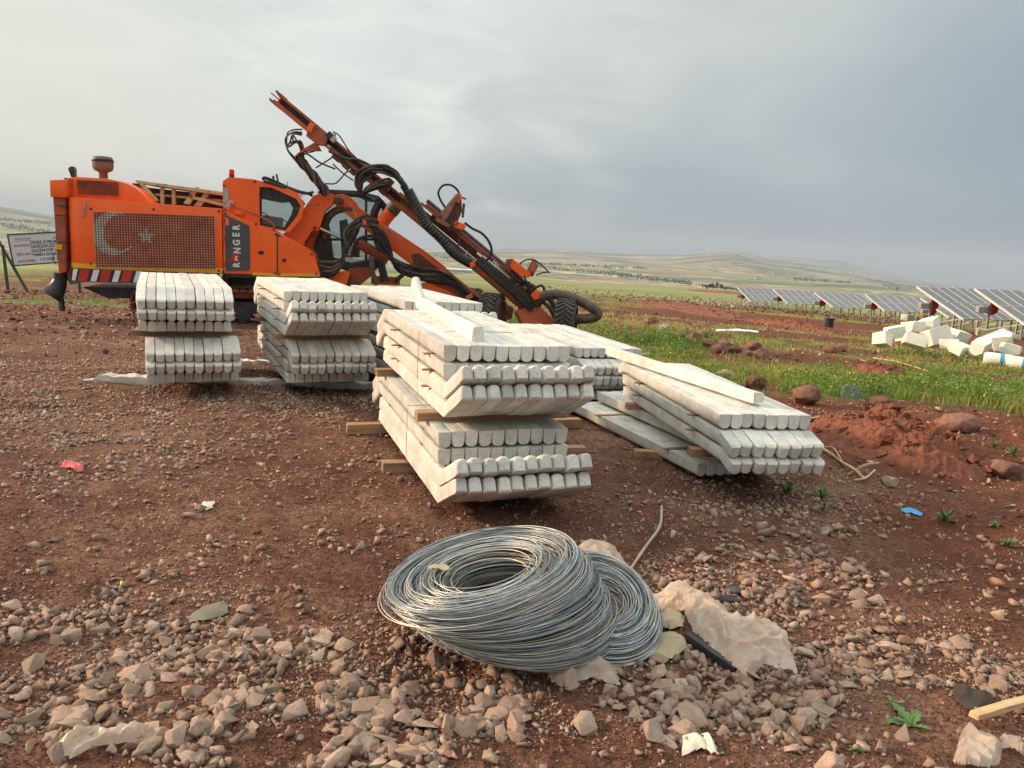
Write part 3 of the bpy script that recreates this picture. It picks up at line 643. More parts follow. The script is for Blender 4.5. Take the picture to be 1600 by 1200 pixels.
# yellow edge strip and striped bumper following the plan outline
def wrap(name, d0, d1, off, mats, parent, stripes=False):
    pts = []; tot = 0
    for i in range(len(PLAN)-2):
        a = Vector((*PLAN[i], 0)); c = Vector((*PLAN[i+1], 0)); L = (c-a).length; k = max(1, int(L/.04))
        for j in range(k): q = a.lerp(c, j/k); pts.append((q, tot+L*j/k))
        tot += L
    pts.append((Vector((*PLAN[-3], 0)), tot)); b = MB(); cen = Vector((PLAN[0][0]+.4, .4, 0))
    P = []
    for i, (q, s) in enumerate(pts):
        t = (pts[min(i+1, len(pts)-1)][0]-pts[max(i-1, 0)][0]).normalized(); nrm = Vector((t.y, -t.x, 0)); P.append((q+nrm*off, s, nrm))
    for i in range(len(P)-1):
        (a, s, na_), (c, s2, nc) = P[i], P[i+1]; z0, z1 = ZBOT(a.x)-d0, ZBOT(a.x)-d1; w0, w1 = ZBOT(c.x)-d0, ZBOT(c.x)-d1
        b.cur = 0
        b.add([(a.x, a.y, z1), (c.x, c.y, w1), (c.x, c.y, w0), (a.x, a.y, z0), (a.x-na_.x*.012, a.y-na_.y*.012, z1), (c.x-nc.x*.012, c.y-nc.y*.012, w1), (c.x-nc.x*.012, c.y-nc.y*.012, w0), (a.x-na_.x*.012, a.y-na_.y*.012, z0)], [(0, 1, 2, 3), (7, 6, 5, 4), (3, 2, 6, 7), (1, 0, 4, 5)])
    return b.build(name, mats, parent, recalc=False), P
wrap('yellow_strip', -.10, -.005, .006, M['yellow'], eng)
bmp, P_ = wrap('striped_bumper', .0, .26, .03, M['darksteel'], rig)
sb = []; s = .02; ci = 0; slant = .07
def at_s(q):
    for i in range(len(P_)-1):
        if P_[i][1] <= q <= P_[i+1][1]+1e-9: f = (q-P_[i][1])/max(1e-9, P_[i+1][1]-P_[i][1]); return P_[i][0].lerp(P_[i+1][0], f)+P_[i][2].lerp(P_[i+1][2], f)*.004
    return P_[-1][0]
seq = [('w', .09), ('r', .17), ('k', .04)] 
while s < P_[-1][1]-.5:
    for c, wd in (('r', .17), ('k', .07), ('w', .11), ('k', .05)):
        if c != 'k':
            n = 6; sb.append(MB()); sb[-1].nm = c
            for k in range(n):
                q0, q1 = s+wd*k/n, s+wd*(k+1)/n; A1, A2, B1, B2 = at_s(q0), at_s(q1), at_s(q0+slant), at_s(q1+slant)
                sb[-1].add([(A1.x, A1.y, ZBOT(A1.x)-.245), (A2.x, A2.y, ZBOT(A2.x)-.245), (B2.x, B2.y, ZBOT(B2.x)-.012), (B1.x, B1.y, ZBOT(B1.x)-.012)], [(0, 1, 2, 3)])
        s += wd
for q in sb: q.build('red_stripe' if q.nm == 'r' else 'white_stripe', M['red' if q.nm == 'r' else 'white'], bmp, recalc=False)
rprism('belly_plate', [(128, 449), (214, 450), (214, 466), (168, 466)], .25, 1.9, 'darksteel')
# radiator grille with painted crescent and star
gx0, gx1, gy0, gy1 = 146, 337, 331, 419
def gpt(u, v):  # bilinear on the measured grille corners
    tl, tr, bl, br = (146, 331), (335, 338), (150, 417), (337, 420)
    x = (tl[0]*(1-u)+tr[0]*u)*(1-v)+(bl[0]*(1-u)+br[0]*u)*v; y = (tl[1]*(1-u)+tr[1]*u)*(1-v)+(bl[1]*(1-u)+br[1]*u)*v; return x, y
rprism('grille_recess', [gpt(0, 0), gpt(1, 0), gpt(1, 1), gpt(0, 1)], -.008, .02, 'redback', eng, bevel=0)
def painted(x, y):
    if math.hypot(x-178.5, y-364.5) < 34 and math.hypot(x-189, y-363) > 27.5 and x < 208: return True
    a = math.atan2(-(y-369), x-229); r = math.hypot(x-229, y-369); k = abs(((a-PI/2)/(2*PI/5)+.5) % 1-.5)*2   # 0 at tips
    return 2 if r < 13.5*(1-.60*k) else 0
gw = [MB(), MB(), MB()]; NU, NV = 44, 21
for horiz in (0, 1):
    for a in range((NV if horiz else NU)+1):
        m_ = (NU if horiz else NV)*2
        st_ = None
        for c in range(m_):
            u0, v0, u1, v1 = ((c/m_, a/NV, (c+1)/m_, a/NV) if horiz else (a/NU, c/m_, a/NU, (c+1)/m_))
            p0, p1 = gpt(u0, v0), gpt(u1, v1); wht = painted((p0[0]+p1[0])/2, (p0[1]+p1[1])/2)
            A1, A2 = rl(*p0, -.03), rl(*p1, -.03); wd = .018 if wht else .011
            gw[int(wht)].beam(A1, A2, wd, wd)
gr_ = gw[0].build('wire_grille', pmat('worn_grille_wire', (.62, .30, .20), (.48, .13, .065), 5, .6, 0), eng, recalc=False)
gr_['label'] = 'mesh grille with a white painted crescent and star'
M['grillewhite'] = pmat('faded_white_paint', (.56, .55, .50), (.38, .33, .28), 9, .7, 0); gw[1].build('painted_crescent', M['grillewhite'], gr_, recalc=False); gw[2].build('painted_star', M['grillewhite'], gr_, recalc=False)
# scraped number mark and hinges on the rounded corner
mb = MB()
for (x, y) in ((349, 345), (349, 372), (351, 412)): mb = MB(); mb.box(rl(x, y, -.015), (.03, .03, .10)); mb.build('hinge', M['orange_worn'], eng)
mb = MB()
mb = MB(); mb.tube([rl(132, 312, -.02), rl(133, 318, -.03), rl(131, 326, -.03), rl(130, 335, -.02)], .012, 6); mb.box(rl(130, 336, -.02), (.08, .02, .02)); mb.build('latch_handle', M['galv'], eng, smooth=True)
# upper rear hood with curved front
rprism('rear_hood', [(104, 312), (104, 280), (118, 276), (165, 279), (180, 281.5), (196, 286), (212, 294), (224, 304), (234, 317)], .25, 1.9, 'orange', ref=0.25, smooth=True)
hg = MB(); q = [(120, 281), (184, 285), (185, 306), (122, 303)]
rprism('hood_grille_back', q, .235, .26, 'redback', bevel=0, ref=.235)
for a in range(23):
    f = a/22; t = lambda e, f: (q[e[0]][0]*(1-f)+q[e[1]][0]*f, q[e[0]][1]*(1-f)+q[e[1]][1]*f)
    hg.beam(rl(*t((0, 1), f), .22), rl(*t((3, 2), f), .22), .010, .010)
for a in range(9):
    f = a/8; hg.beam(rl(q[0][0]*(1-f)+q[3][0]*f, q[0][1]*(1-f)+q[3][1]*f, .22), rl(q[1][0]*(1-f)+q[2][0]*f, q[1][1]*(1-f)+q[2][1]*f, .22), .010, .010)
hg.build('hood_grille', M['orange_worn'], rig, recalc=False)
# exhaust intake with mushroom cap
e = rl(161, 262, 1.0); M['dustybrown'] = pmat('dusty_brown_metal', (.21, .165, .13), (.12, .09, .07), 5, .75, .2); mb = MB(); mb.lathe([(.085, -.1), (.085, .22), (.10, .24), (.17, .27), (.20, .33), (.20, .43), (.205, .46), (.19, .52), (.17, .55), (.05, .565)], (e.x, e.y, e.z-.33), 24)
cap = mb.build('air_intake_stack', M['dustybrown'], rig, smooth=True)
mb = MB(); mb.lathe([(.207, 0), (.21, .012), (.21, .04), (.207, .05)], (e.x, e.y, e.z+.115), 24); mb.build('intake_band', M['black'], cap, smooth=True)
# dust collector column at the rear
col = rprism('dust_collector_head', [(77, 281), (104, 280), (104, 309), (78, 308)], .05, .75, 'orange', smooth=True, bevel=.03)
rprism('dust_collector_column', [(82, 308), (102, 309), (103, 425), (92, 429), (89, 405)], .12, .65, 'orange_worn', bevel=.03)
rprism('reflector', [(85, 382), (97, 382), (97, 390), (86, 390)], .108, .13, 'yellow', bevel=0, ref=.108)
mb = MB()
for y in (321, 336, 378): mb = MB(); mb.tube([rl(87, y, .06), rl(101, y+1, .05), rl(102, y+3, .09)], .012, 6); mb.build('clamp', M['darksteel'], rig, smooth=True)
mb = MB(); mb.tube([rl(84, 396, .05), rl(82, 405, .0), rl(88, 413, .05)], .01, 6); mb.build('hook', M['darksteel'], rig, smooth=True)
mb = MB(); mb.tube(catmull([rl(95, 426, .3), rl(93, 440, .3), rl(88, 452, .28), rl(80, 462, .25)], 5), [.13]*4+[.13+.008*i for i in range(12)], 12); mb.tube(catmull([rl(92, 445, .35), rl(95, 465, .35), rl(97, 486, .3)], 5), .06, 8)
mb.build('rubber_discharge_boot', M['black'], rig, smooth=True)
mb = MB(); mb.prism(rxz([(100, 278), (104, 278), (104, 425), (110, 445), (100, 430)], .3), .3, 1.6); mb.build('rear_gap_shade', M['black'], rig)  # solid black block in the rear gap, painted as its shade
mb = MB(); mb.prism(rxz([(106, 280), (109.5, 277), (112, 280), (112, 305), (107, 305)], .2), .2, .3); mb.build('side_post', M['orange_worn'], rig, bevel=.008)
mb = MB(); mb.prism(rxz([(106, 264), (109, 260), (114, 260), (116, 265), (116, 272), (118, 277), (111, 277)], .4), .4, .55); mb.build('work_lamp', M['black'], rig, bevel=.01)
# khaki tilted rod rack behind the engine housing
rk = rprism('rod_rack', [(211, 281), (350, 300), (350, 306), (214, 286)], .9, 2.4, 'khaki', bevel=.01)
rprism('rack_side', [(212, 283), (242, 314), (248, 314), (222, 285)], .9, 1.0, 'khaki', rk)
for x in (250, 268): rprism('rack_post', [(x, 290+(x-250)*.15), (x+6, 290+(x-250)*.15), (x+6, 320), (x, 320)], 1.0, 1.1, 'khaki', rk)
rprism('rack_brace', [(286, 318), (304, 292), (311, 292), (297, 320)], .98, 1.06, 'khaki', rk); rprism('rack_brace', [(302, 322), (320, 300), (328, 302), (314, 323)], 1.0, 1.1, 'khaki', rk)
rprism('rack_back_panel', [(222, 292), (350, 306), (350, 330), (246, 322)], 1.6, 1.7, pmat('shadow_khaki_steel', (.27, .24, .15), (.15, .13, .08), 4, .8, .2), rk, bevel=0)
rprism('rack_rail', [(240, 302), (350, 312), (350, 316), (244, 306)], 1.05, 1.15, 'khaki', rk); rprism('rack_rail', [(300, 306), (350, 318), (350, 323), (300, 311)], .95, 1.0, 'khaki', rk)
mb = MB(); mb.box(rl(213, 292, .9), (.12, .12, .14)); mb.tube([rl(216, 288, .9), rl(222, 296, .9), rl(214, 300, .85)], .02, 6); mb.build('rack_valve', M['black'], rig, bevel=.01)
# front housing with window
def frame_poly(outer, inner, y0, y1, name, mat, parent):
    o = rxz(outer, y0); i = rxz(inner, y0); n = len(outer); b = MB()
    vs = [(x, y0, z) for x, z in o]+[(x, y0, z) for x, z in i]+[(x, y1, z) for x, z in o]+[(x, y1, z) for x, z in i]
    fs = []
    for k in range(n):
        j = (k+1) % n; fs += [(k, j, n+j, n+k), (2*n+k, 3*n+k, 3*n+j, 2*n+j), (k, 2*n+k, 2*n+j, j), (n+k, n+j, 3*n+j, 3*n+k)]
    b.add(vs, fs); return b.build(name, M[mat], parent, bevel=0)
H1 = [(348, 283), (358, 276.5), (400, 280), (420, 286), (446, 293), (464, 301), (475, 318), (471, 345), (448, 362), (400, 356), (362, 340), (352, 335)]
W1 = [(405, 292), (405, 292), (405.5, 291.5), (414, 292), (424, 293), (450, 305), (466, 314), (472, 322), (466, 340), (448, 361), (425, 356), (407, 351)]
W0 = [(405, 320), (405, 300), (406, 292), (416, 292.5), (424, 293), (446, 303), (463, 311), (470, 322), (464, 338), (446, 360), (425, 356), (406, 352)]
Hh = [(348, 310), (348, 283), (358, 276.5), (396, 280), (420, 286), (446, 293), (464, 301), (475, 318), (472, 340), (452, 363), (425, 359), (350, 336)]
hs = frame_poly(Hh, W0, .15, .23, 'cab_housing_side', 'orange', rig)
frame_poly(Hh, [(x, y) for x, y in W0], 1.65, 1.73, 'cab_housing_far_side', 'orange', rig)
rprism('cab_housing_roof', [(348, 283), (358, 276.5), (396, 280), (420, 286), (446, 293), (464, 301), (464, 304), (446, 296), (420, 289), (396, 283), (359, 280), (351, 285), (351, 336), (348, 330)], .23, 1.65, 'orange', ref=.15, smooth=True, bevel=0)
wf = frame_poly(W0, [(409, 320), (409, 312), (409, 311), (416, 312), (424, 314), (440, 317), (452, 316), (458, 325), (455, 336), (443, 356), (425, 352), (409, 349)], .24, .27, 'window_frame', 'black', hs)
rprism('window_glass', [(409, 310), (424, 312), (440, 315), (453, 315), (459, 325), (455, 336), (443, 357), (425, 353), (409, 350)], .255, .262, 'glass', hs, bevel=0, ref=.24)
rprism('seat_base', [(409, 336), (440, 340), (440, 358), (409, 352)], .9, 1.3, pmat('grey_panel_inside', (.45, .42, .37), (.34, .32, .28), 3, .8, .1), rig, ref=.9)
mb = MB(); mb.tube([rl(*p) for p in ((409, 333, .6), (412, 332, .6), (419, 338, .6), (446, 345, .6), (449, 350, .6))], .012, 6); mb.box(rl(418, 338, .6), (.08, .06, .05)); mb.build('cab_lever', M['black'], rig)
mb = MB(); mb.prism(rxz([(349, 293), (357, 296), (357, 322), (349, 326)], .13), .13, .16); mb.build('side_lamp', M['galv'], rig)
# beacon
e = rl(362, 275.5, .5); mb = MB(); mb.lathe([(.055, -.02), (.055, .03), (.03, .035)], e, 16); bc = mb.build('beacon_base', M['darksteel'], rig, smooth=True)
mb = MB(); mb.lathe([(.052, .03), (.056, .05), (.052, .13), (.03, .145)], e, 16); mb.build('beacon_lens', pmat('red_lens', (.65, .02, .03), (.55, .02, .02), 5, .2, 0), bc, smooth=True)
# hoses and stubs on the roof
multi_tube('roof_hose', [([(410, 281, .2), (414, 278, .2), (430, 284, .25), (452, 294, .3), (472, 301, .4)], .035), ([(412, 283, .15), (430, 288, .15), (455, 297, .2), (480, 302, .35), (488, 306, .4)], .03), ([(470, 302, .3), (482, 302, .3), (490, 300, .3)], .03), ([(455, 300, .2), (468, 310, .2), (476, 320, .2)], .025)], 'darksteel')
mb = MB(); mb.tube([rl(427, 284, .4), rl(427, 275, .4)], .025, 8); mb.tube([rl(435, 287, .4), rl(432, 272, .4)], .02, 8); mb.tube([rl(449, 290, .3), rl(449, 284, .3)], .008, 5); mb.build('roof_stub', M['darksteel'], rig, smooth=True)
# handrail and filler caps
multi_tube('handrail', [([(350, 317, .05), (364, 322, .05), (396, 334, .05), (420, 345, .05), (428, 353, .05), (427, 360, .05)], .018)], 'orange_worn')
mb = MB(); q_ = rl(374, 333, .12); mb.lathe([(.14, 0), (.15, .05), (.13, .09)], (q_.x, q_.y+.1, q_.z-.04), 18); mb.build('filler_cap', M['orange'], rig, smooth=True)
mb = MB(); mb.tube([rl(356, 327, .02), rl(358, 318, .02), rl(362, 314, .04), rl(365, 318, .02)], .02, 6); mb.box(rl(357, 321, .05), (.10, .08, .06)); mb.build('deck_latch', M['galv'], rig, smooth=True)
# side skirt panel that tapers forward
sp_ = rprism('side_panel', [(349, 330), (356, 331), (380, 343), (433, 364), (433, 430), (349, 427)], 0, 1.0, 'orange', bevel=.01)
rprism('front_side_panel', [(434, 364), (462, 378), (487, 394), (491, 399), (500, 431), (434, 430)], .003, 1.0, 'orange', bevel=.01)
rprism('yellow_strip', [(396, 426), (433, 427.5), (433, 431.5), (394, 430)], -.008, .0, 'yellow', bevel=0, ref=0); rprism('yellow_strip', [(435, 427), (498, 427.5), (500, 432), (435, 432)], -.008, .003, 'yellow', bevel=0, ref=0)
dec = rprism('grey_decal_plate', [(350.5, 336), (356, 337), (388, 352), (390, 355), (391, 419), (388, 423), (353, 423.5)], -.010, .0, 'greyplate', bevel=0, ref=0)
rprism('warning_sticker', [(351.5, 340), (357, 341), (358, 352), (352, 352)], -.014, -.010, 'orange', dec, bevel=0, ref=0)
FONTM = M['white']
def text_mesh(txt, size, mat, name, mw, parent=None, ext=.002, align='CENTER', sx=1.0, bold=.0):
    cu = bpy.data.curves.new(name, 'FONT'); cu.body = txt; cu.size = size; cu.align_x = align; cu.align_y = 'CENTER'; cu.extrude = ext; cu.offset = bold
    ob = bpy.data.objects.new(name+'_tmp', cu); COL.objects.link(ob); bpy.context.view_layer.update()
    me = bpy.data.meshes.new_from_object(ob.evaluated_get(bpy.context.evaluated_depsgraph_get())); bpy.data.objects.remove(ob, do_unlink=True)
    me.name = name; me.materials.clear(); me.materials.append(mat); o = link(name, me, None, parent)
    o.matrix_local = mw @ Matrix.Diagonal((sx, 1, 1, 1)); return o
def rtext(txt, px, py, size, mat, rot=PI/2, sx=1, bold=0, dy=-.013):
    q = rl(px, py, dy); mw = Matrix.Translation(q) @ Matrix.Rotation(PI/2, 4, 'X') @ Matrix.Rotation(rot, 4, 'Z'); return text_mesh(txt, size, mat, 'decal_letter', mw, dec, .002, 'CENTER', sx, bold)
for ch, px, py in (('R', 370, 414), ('N', 371, 391.5), ('G', 370, 379), ('E', 369.5, 367), ('R', 369.5, 355.5)): rtext(ch, px, py, .185, FONTM, sx=.86, bold=.008)
def disc(name, px, py, r, mat, parent, dy, n=20, sx=1, k0=0, k1=2*PI):
    c = rl(px, py, dy); b = MB(); b.add([(c.x+r*sx*math.cos(2*PI*i/n), dy-.003, c.z+r*math.sin(2*PI*i/n)) for i in range(n)]+[(c.x+r*sx*math.cos(2*PI*i/n), dy, c.z+r*math.sin(2*PI*i/n)) for i in range(n)], [tuple(range(n))]+[(i, n+i, n+(i+1) % n, (i+1) % n) for i in range(n)]); return b.build(name, mat, parent)
em = disc('round_emblem', 368, 403, .088, M['red'], dec, -.012); disc('emblem_mark', 370, 404, .05, M['white'], em, -.016, sx=.8); disc('emblem_mark', 372, 403.5, .034, M['red'], em, -.020, sx=.9); disc('emblem_mark', 360, 407, .035, M['red'], em, -.017, sx=.7)
b_ = MB()
for y0_, y1_ in ((440, 400), ): pass
for pts in ([(352, 334), (349, 425), (430, 427), (431, 366)], [(437, 368), (437, 428), (494, 428), (487, 397)], [(142, 326), (142, 412), (342, 330), (342, 423), (240, 327)], [(350, 290), (352, 330), (398, 284), (400, 350)]):
    for x, y in pts:
        c = rl(x, y, 0 if x < 348 or y > 333 else .15); b = MB(); b.lathe([(.022, -.018), (.024, .0)], c, 8, 'Y'); b.build('bolt', M['darksteel'], rig)
for (x, y, w_, h_, m_) in ((405, 372, 9, 4, 'white'), (418, 395, 6, 6, 'yellow'), (452, 395, 8, 4, 'white'), (124, 345, 6, 9, 'yellow'), (308, 326, 14, 3, 'white')):
    if y > 330 and x > 348 or x < 348: pass
rprism('panel_seam', [(432.6, 364), (434.2, 364.5), (434.2, 431), (432.6, 431)], -.004, .0, 'black', bevel=0, ref=0)
rprism('door_latch', [(404, 392), (412, 392), (412, 397), (404, 397)], -.02, .0, 'darksteel', ref=0); rprism('door_latch', [(441, 404), (447, 404), (447, 409), (441, 409)], -.02, .0, 'darksteel', ref=0)
rprism('lower_lip', [(349, 426.5), (500, 431), (500, 436), (349, 432)], .01, .9, 'darksteel', ref=.01)
# undercarriage: frame, skirt shadow, two crawler tracks
rprism('lower_frame', [(214, 434), (396, 434), (500, 433), (500, 440), (396, 446), (396, 462), (214, 462)], .55, 1.75, 'darksteel')
rprism('red_frame_side', [(343, 446), (396, 446), (396, 466), (343, 466)], .5, .54, 'orange_worn', bevel=.01, ref=.5)
def track(y0):
    x0, x1 = rl(230, 470).x, rl(520, 470).x; r = .36; zc = r+.03; wd = .42; L = x1-x0
    tr = MB()
    n = 58; per = 2*L+2*PI*r
    for k in range(n):
        s = per*k/n
        if s < L: p = (x0+s, zc-r); a = 0
        elif s < L+PI*r: t = (s-L)/r; p = (x1+r*math.sin(t), zc-r*math.cos(t)); a = t
        elif s < 2*L+PI*r: p = (x1-(s-L-PI*r), zc+r); a = PI
        else: t = (s-2*L-PI*r)/r; p = (x0-r*math.sin(t), zc+r*math.cos(t)); a = PI+t
        m = Matrix.Rotation(-a, 3, 'Y'); tr.box((p[0], y0+wd/2, p[1]), (.14, wd, .035), m); q = Vector((0, 0, -.03)); q = m @ q; tr.box((p[0]+q.x, y0+wd/2, p[1]+q.z), (.03, wd, .03), m)
    o = tr.build('crawler_track', M['rust'], rig)
    wb = MB()
    for k in range(7): wb.lathe([(.05, 0), (.16, .01), (.16, wd-.09), (.05, wd-.08)], (x0+L*k/6, y0+.04, zc-.14 if 0 < k < 6 else zc), 14, 'Y')
    wb.box(((x0+x1)/2, y0+wd/2, zc), (L, wd*.5, .22)); wb.build('track_rollers', M['darksteel'], o, smooth=True)
track(.12); track(1.75)
# ---- boom base, elbow and boom
DB = .70
rprism('boom_base', [(442, 366), (452, 357), (489, 306), (496, 303), (515, 302), (522, 304), (521, 318), (508, 330), (501, 352), (497, 361), (488, 360), (478, 376), (468, 384)], DB-.1, DB+.34, 'orange', smooth=False)
rprism('boom_bracket', [(476, 331), (500, 327), (501, 350), (497, 361), (490, 360), (487, 352), (472, 352)], DB-.05, DB, 'orange', bevel=.006, ref=DB-.05)
def pin(name, px, py, dy, r, L, mat='rust'):
    c = rl(px, py, dy); b = MB(); b.lathe([(r*.9, -.02), (r, 0), (r, L)], (c.x, c.y, c.z), 18, 'Y'); b.lathe([(r*.45, -.05), (r*.5, -.02)], (c.x, c.y, c.z), 10, 'Y'); return b.build(name, M[mat], rig, smooth=True)
pin('pivot_pin', 530, 314, DB-.08, .09, .5, 'hose_brown'); pin('pivot_pin', 492, 356, DB-.08, .05, .3, 'rust'); pin('pivot_pin', 497, 320, DB-.05, .045, .2, 'rust')
rprism('boom_arm', [(523, 305), (535, 303), (546, 307), (556, 316), (562, 325), (600, 350), (640, 376), (664, 392), (690, 412), (706, 427), (747, 460), (768, 485), (776, 502), (765, 508), (750, 500), (728, 486), (690, 462), (640, 412), (600, 382), (560, 350), (548, 340), (532, 328), (522, 318)], DB+.05, DB+.33, 'orange', smooth=True)
mb = MB(); mb.prism(rxz([(642, 397), (655, 396), (690, 424), (712, 446), (700, 448), (664, 424), (646, 412)], DB+.04), DB+.035, DB+.06); mb.build('worn_patch', M['rust'], rig)
multi_tube('boom_cylinder', [([(478, 398, 1.0), (487, 372, .9), (495, 357, .85)], .11)], 'orange_worn', n=12); 
rtube('cylinder_rod', [(500, 357, .75), (530, 371, .8)], .035, 'steel', curve=False)
multi_tube('lift_cylinder', [([(560, 380, .8), (590, 397, .8), (606, 408, .8)], .115)], 'orange_worn', n=12)
multi_tube('swing_cylinder', [([(588, 360, 1.0), (618, 322, 1.0)], .15)], 'orange', n=14, k=2); multi_tube('cylinder_head', [([(610, 332, 1.0), (622, 317, 1.0)], .165)], 'black', n=14, k=2)
rprism('boom_foot_plate', [(508, 428), (520, 426), (544, 424), (547, 428), (539, 452), (528, 446), (508, 443)], .5, .9, 'orange'); rprism('boom_foot_plate', [(580, 432), (625, 434), (625, 446), (580, 444)], .8, 1.2, 'orange_worn')
rprism('front_axle_beam', [(545, 420), (575, 418), (582, 430), (560, 448), (540, 448)], .9, 1.4, 'orange_worn')
rprism('boom_lower_shield', [(648, 445), (668, 441), (700, 455), (765, 492), (776, 506), (730, 486)], .5, .62, 'orange')
rprism('boom_head', [(745, 468), (758, 470), (762, 476), (766, 490), (752, 492), (748, 480)], .55, .7, 'orange')
pin('pivot_pin', 762, 487, .5, .06, .25, 'rust')
rprism('feed_foot', [(772, 478), (790, 474), (803, 482), (800, 498), (782, 504), (770, 494)], .35, .8, 'orange_worn'); pin('pivot_pin', 797, 489, .3, .06, .3, 'rust')
# ---- feed beam: two flanges, web, chain
def fpt(s, off, dy):
    """point along the feed: s 0 at top 1 at bottom, off pixels to the upper right"""
    a = (430, 152.5); c = (822, 478); dx, dy_ = c[0]-a[0], c[1]-a[1]; L = math.hypot(dx, dy_); n = (dy_/L, -dx/L)
    return rl(a[0]+dx*s+n[0]*off, a[1]+dy_*s+n[1]*off, dy)
DF = .28
def fbeam(b, s0, s1, off, wd, dy0, dy1, m=10):
    A1 = [fpt(s0, off-wd/2, dy0), fpt(s0, off+wd/2, dy0), fpt(s1, off+wd/2, dy0), fpt(s1, off-wd/2, dy0)]
    vs = [(q.x, dy0, q.z) for q in A1]+[(q.x, dy1, q.z) for q in A1]; b.add(vs, [(0, 1, 2, 3), (7, 6, 5, 4), (0, 4, 5, 1), (1, 5, 6, 2), (2, 6, 7, 3), (3, 7, 4, 0)])
fd = MB(); fbeam(fd, 0, 1.0, -5.5, 5.5, DF, DF+.34); fbeam(fd, 0, .50, 7.5, 4, DF, DF+.34); fbeam(fd, .02, .99, 0.5, 9, DF+.14, DF+.20)
feed = fd.build('feed_beam', M['orange_worn'], rig, bevel=.008)
ch = MB()
for k in range(150):
    s = .02+.47*k/150; q = fpt(s, 1.5, DF+.07); ch.box(q, (.045 if k % 2 else .03, .10, .07 if k % 2 else .10), Matrix.Rotation(R(40), 3, 'Y'))
ch.build('feed_chain', M['darksteel'], feed)
fd = MB(); fbeam(fd, .5, 1.0, -4.5, 9, DF+.01, DF+.33); fbeam(fd, .47, 1.0, 2, 4, DF+.08, DF+.28); fbeam(fd, .48, .60, 8, 7, DF+.05, DF+.3); fd.build('lower_feed_channel', M['rust'], feed, bevel=.008)
fd = MB(); fbeam(fd, -.012, .03, 9, 3.2, DF-.01, DF+.35); fbeam(fd, -.012, .03, -7, 3.2, DF-.01, DF+.35); fbeam(fd, -.02, .05, 1.5, 1.8, DF+.05, DF+.10); fbeam(fd, .012, .02, .5, 14, DF+.02, DF+.3); fd.build('feed_end_guide', M['orange_worn'], feed)
# cradle box and bracket near the top
rprism('feed_cradle', [(484, 192), (497, 195), (512, 216), (508, 228), (496, 226), (478, 212)], .16, .30, 'orange_worn', feed); rprism('cradle_block', [(478, 202), (484, 191), (492, 195), (486, 208)], .12, .2, 'orange', feed)
rprism('hose_bracket', [(496, 224), (503, 236), (478, 236), (466, 242), (460, 247), (464, 240), (476, 231), (490, 223)], .2, .3, 'orange_worn', feed)
mb = MB(); mb.box(rl(521, 218, .18), (.10, .08, .12), Matrix.Rotation(R(35), 3, 'Y')); mb.box(rl(514, 229, .18), (.08, .06, .05), Matrix.Rotation(R(35), 3, 'Y')); mb.box(rl(523, 212, .2), (.05, .05, .08)); mb.build('sensor_block', M['galv'], feed, bevel=.01)
mb = MB(); mb.box(rl(515, 212, .22), (.12, .12, .14), Matrix.Rotation(R(40), 3, 'Y')); mb.box(rl(507, 222, .24), (.12, .12, .10), Matrix.Rotation(R(40), 3, 'Y')); mb.build('valve_block', M['darksteel'], feed, bevel=.01)
mb = MB()
for (x, y, sz) in ((526, 246, .18), (541, 260, .16), (533, 252, .12), (551, 269, .14), (604, 292, .2), (610, 284, .15), (625, 279, .12), (598, 300, .14), (560, 283, .13)): mb = MB(); mb.box(rl(x, y, .22), (sz, .2, sz*.7), Matrix.Rotation(R(38), 3, 'Y')); mb.build('feed_bracket', M['rust'], feed, bevel=.012)
# drill steel and guide rails on the upper side
rd_ = MB()
rd_.tube([fpt(.565, 22, DF+.1), fpt(1.0, 22, DF+.1)], .05, 10); feed_rod = rd_.build('drill_rod', M['rust'], rig, smooth=True)
rd_ = MB(); rd_.tube([fpt(.56, 28, DF+.2), fpt(1.01, 27, DF+.2)], .045, 10); rd_.build('guide_tube', M['hose_brown'], rig, smooth=True)
fd = MB(); fbeam(fd, .55, .80, 19, 4, DF+.0, DF+.06); fd.build('guide_rail', M['orange_worn'], rig)
fd = MB(); fbeam(fd, .50, .99, 10, 7, DF+.22, DF+.32); fd.build('rear_feed_rail', M['rust'], rig)
fd = MB(); fbeam(fd, .60, .78, 15, 12, DF+.2, DF+.34); fbeam(fd, .80, 1.0, 14, 5, DF+.15, DF+.3); fd.build('rod_carriage', M['rust'], rig)
multi_tube('steel_pipe', [([(770, 408, .2), (790, 427, .2), (806, 441, .2)], .022), ([(622, 278, .1), (640, 300, .1), (660, 325, .1)], .03)], 'steel')
# rock drill bracket
b1 = rprism('drill_bracket', [(680, 343), (687, 334), (712, 303), (720, 304), (706, 332), (703, 346), (712, 354), (700, 360), (684, 348)], .0, .1, 'hose_brown' if False else 'rust', bevel=.01, ref=.1)
M['brownplate'] = pmat('mud_brown_plate', (.32, .17, .10), (.2, .1, .06), 4, .8, .2, dirt=(.45, .12, .05), dirt_amt=.6)
rprism('bracket_plate', [(687, 334), (700, 320), (714, 302), (717, 305), (699, 340), (693, 346)], -.12, -.05, 'brownplate', ref=0); rprism('bracket_plate', [(680, 342), (690, 342), (704, 352), (700, 356), (682, 347)], -.1, .3, 'brownplate', ref=0)
rprism('bracket_plate', [(716, 301), (721, 304), (722, 330), (716, 345), (710, 349), (703, 350), (707, 330)], .1, .25, 'rust', ref=.1); rprism('bracket_box', [(712, 345), (726, 350), (728, 355), (722, 360), (706, 354)], -.05, .2, 'orange', ref=0); rprism('bracket_tab', [(714, 303), (719, 301), (722, 308), (717, 318), (712, 316)], -.02, .1, 'orange', ref=0)
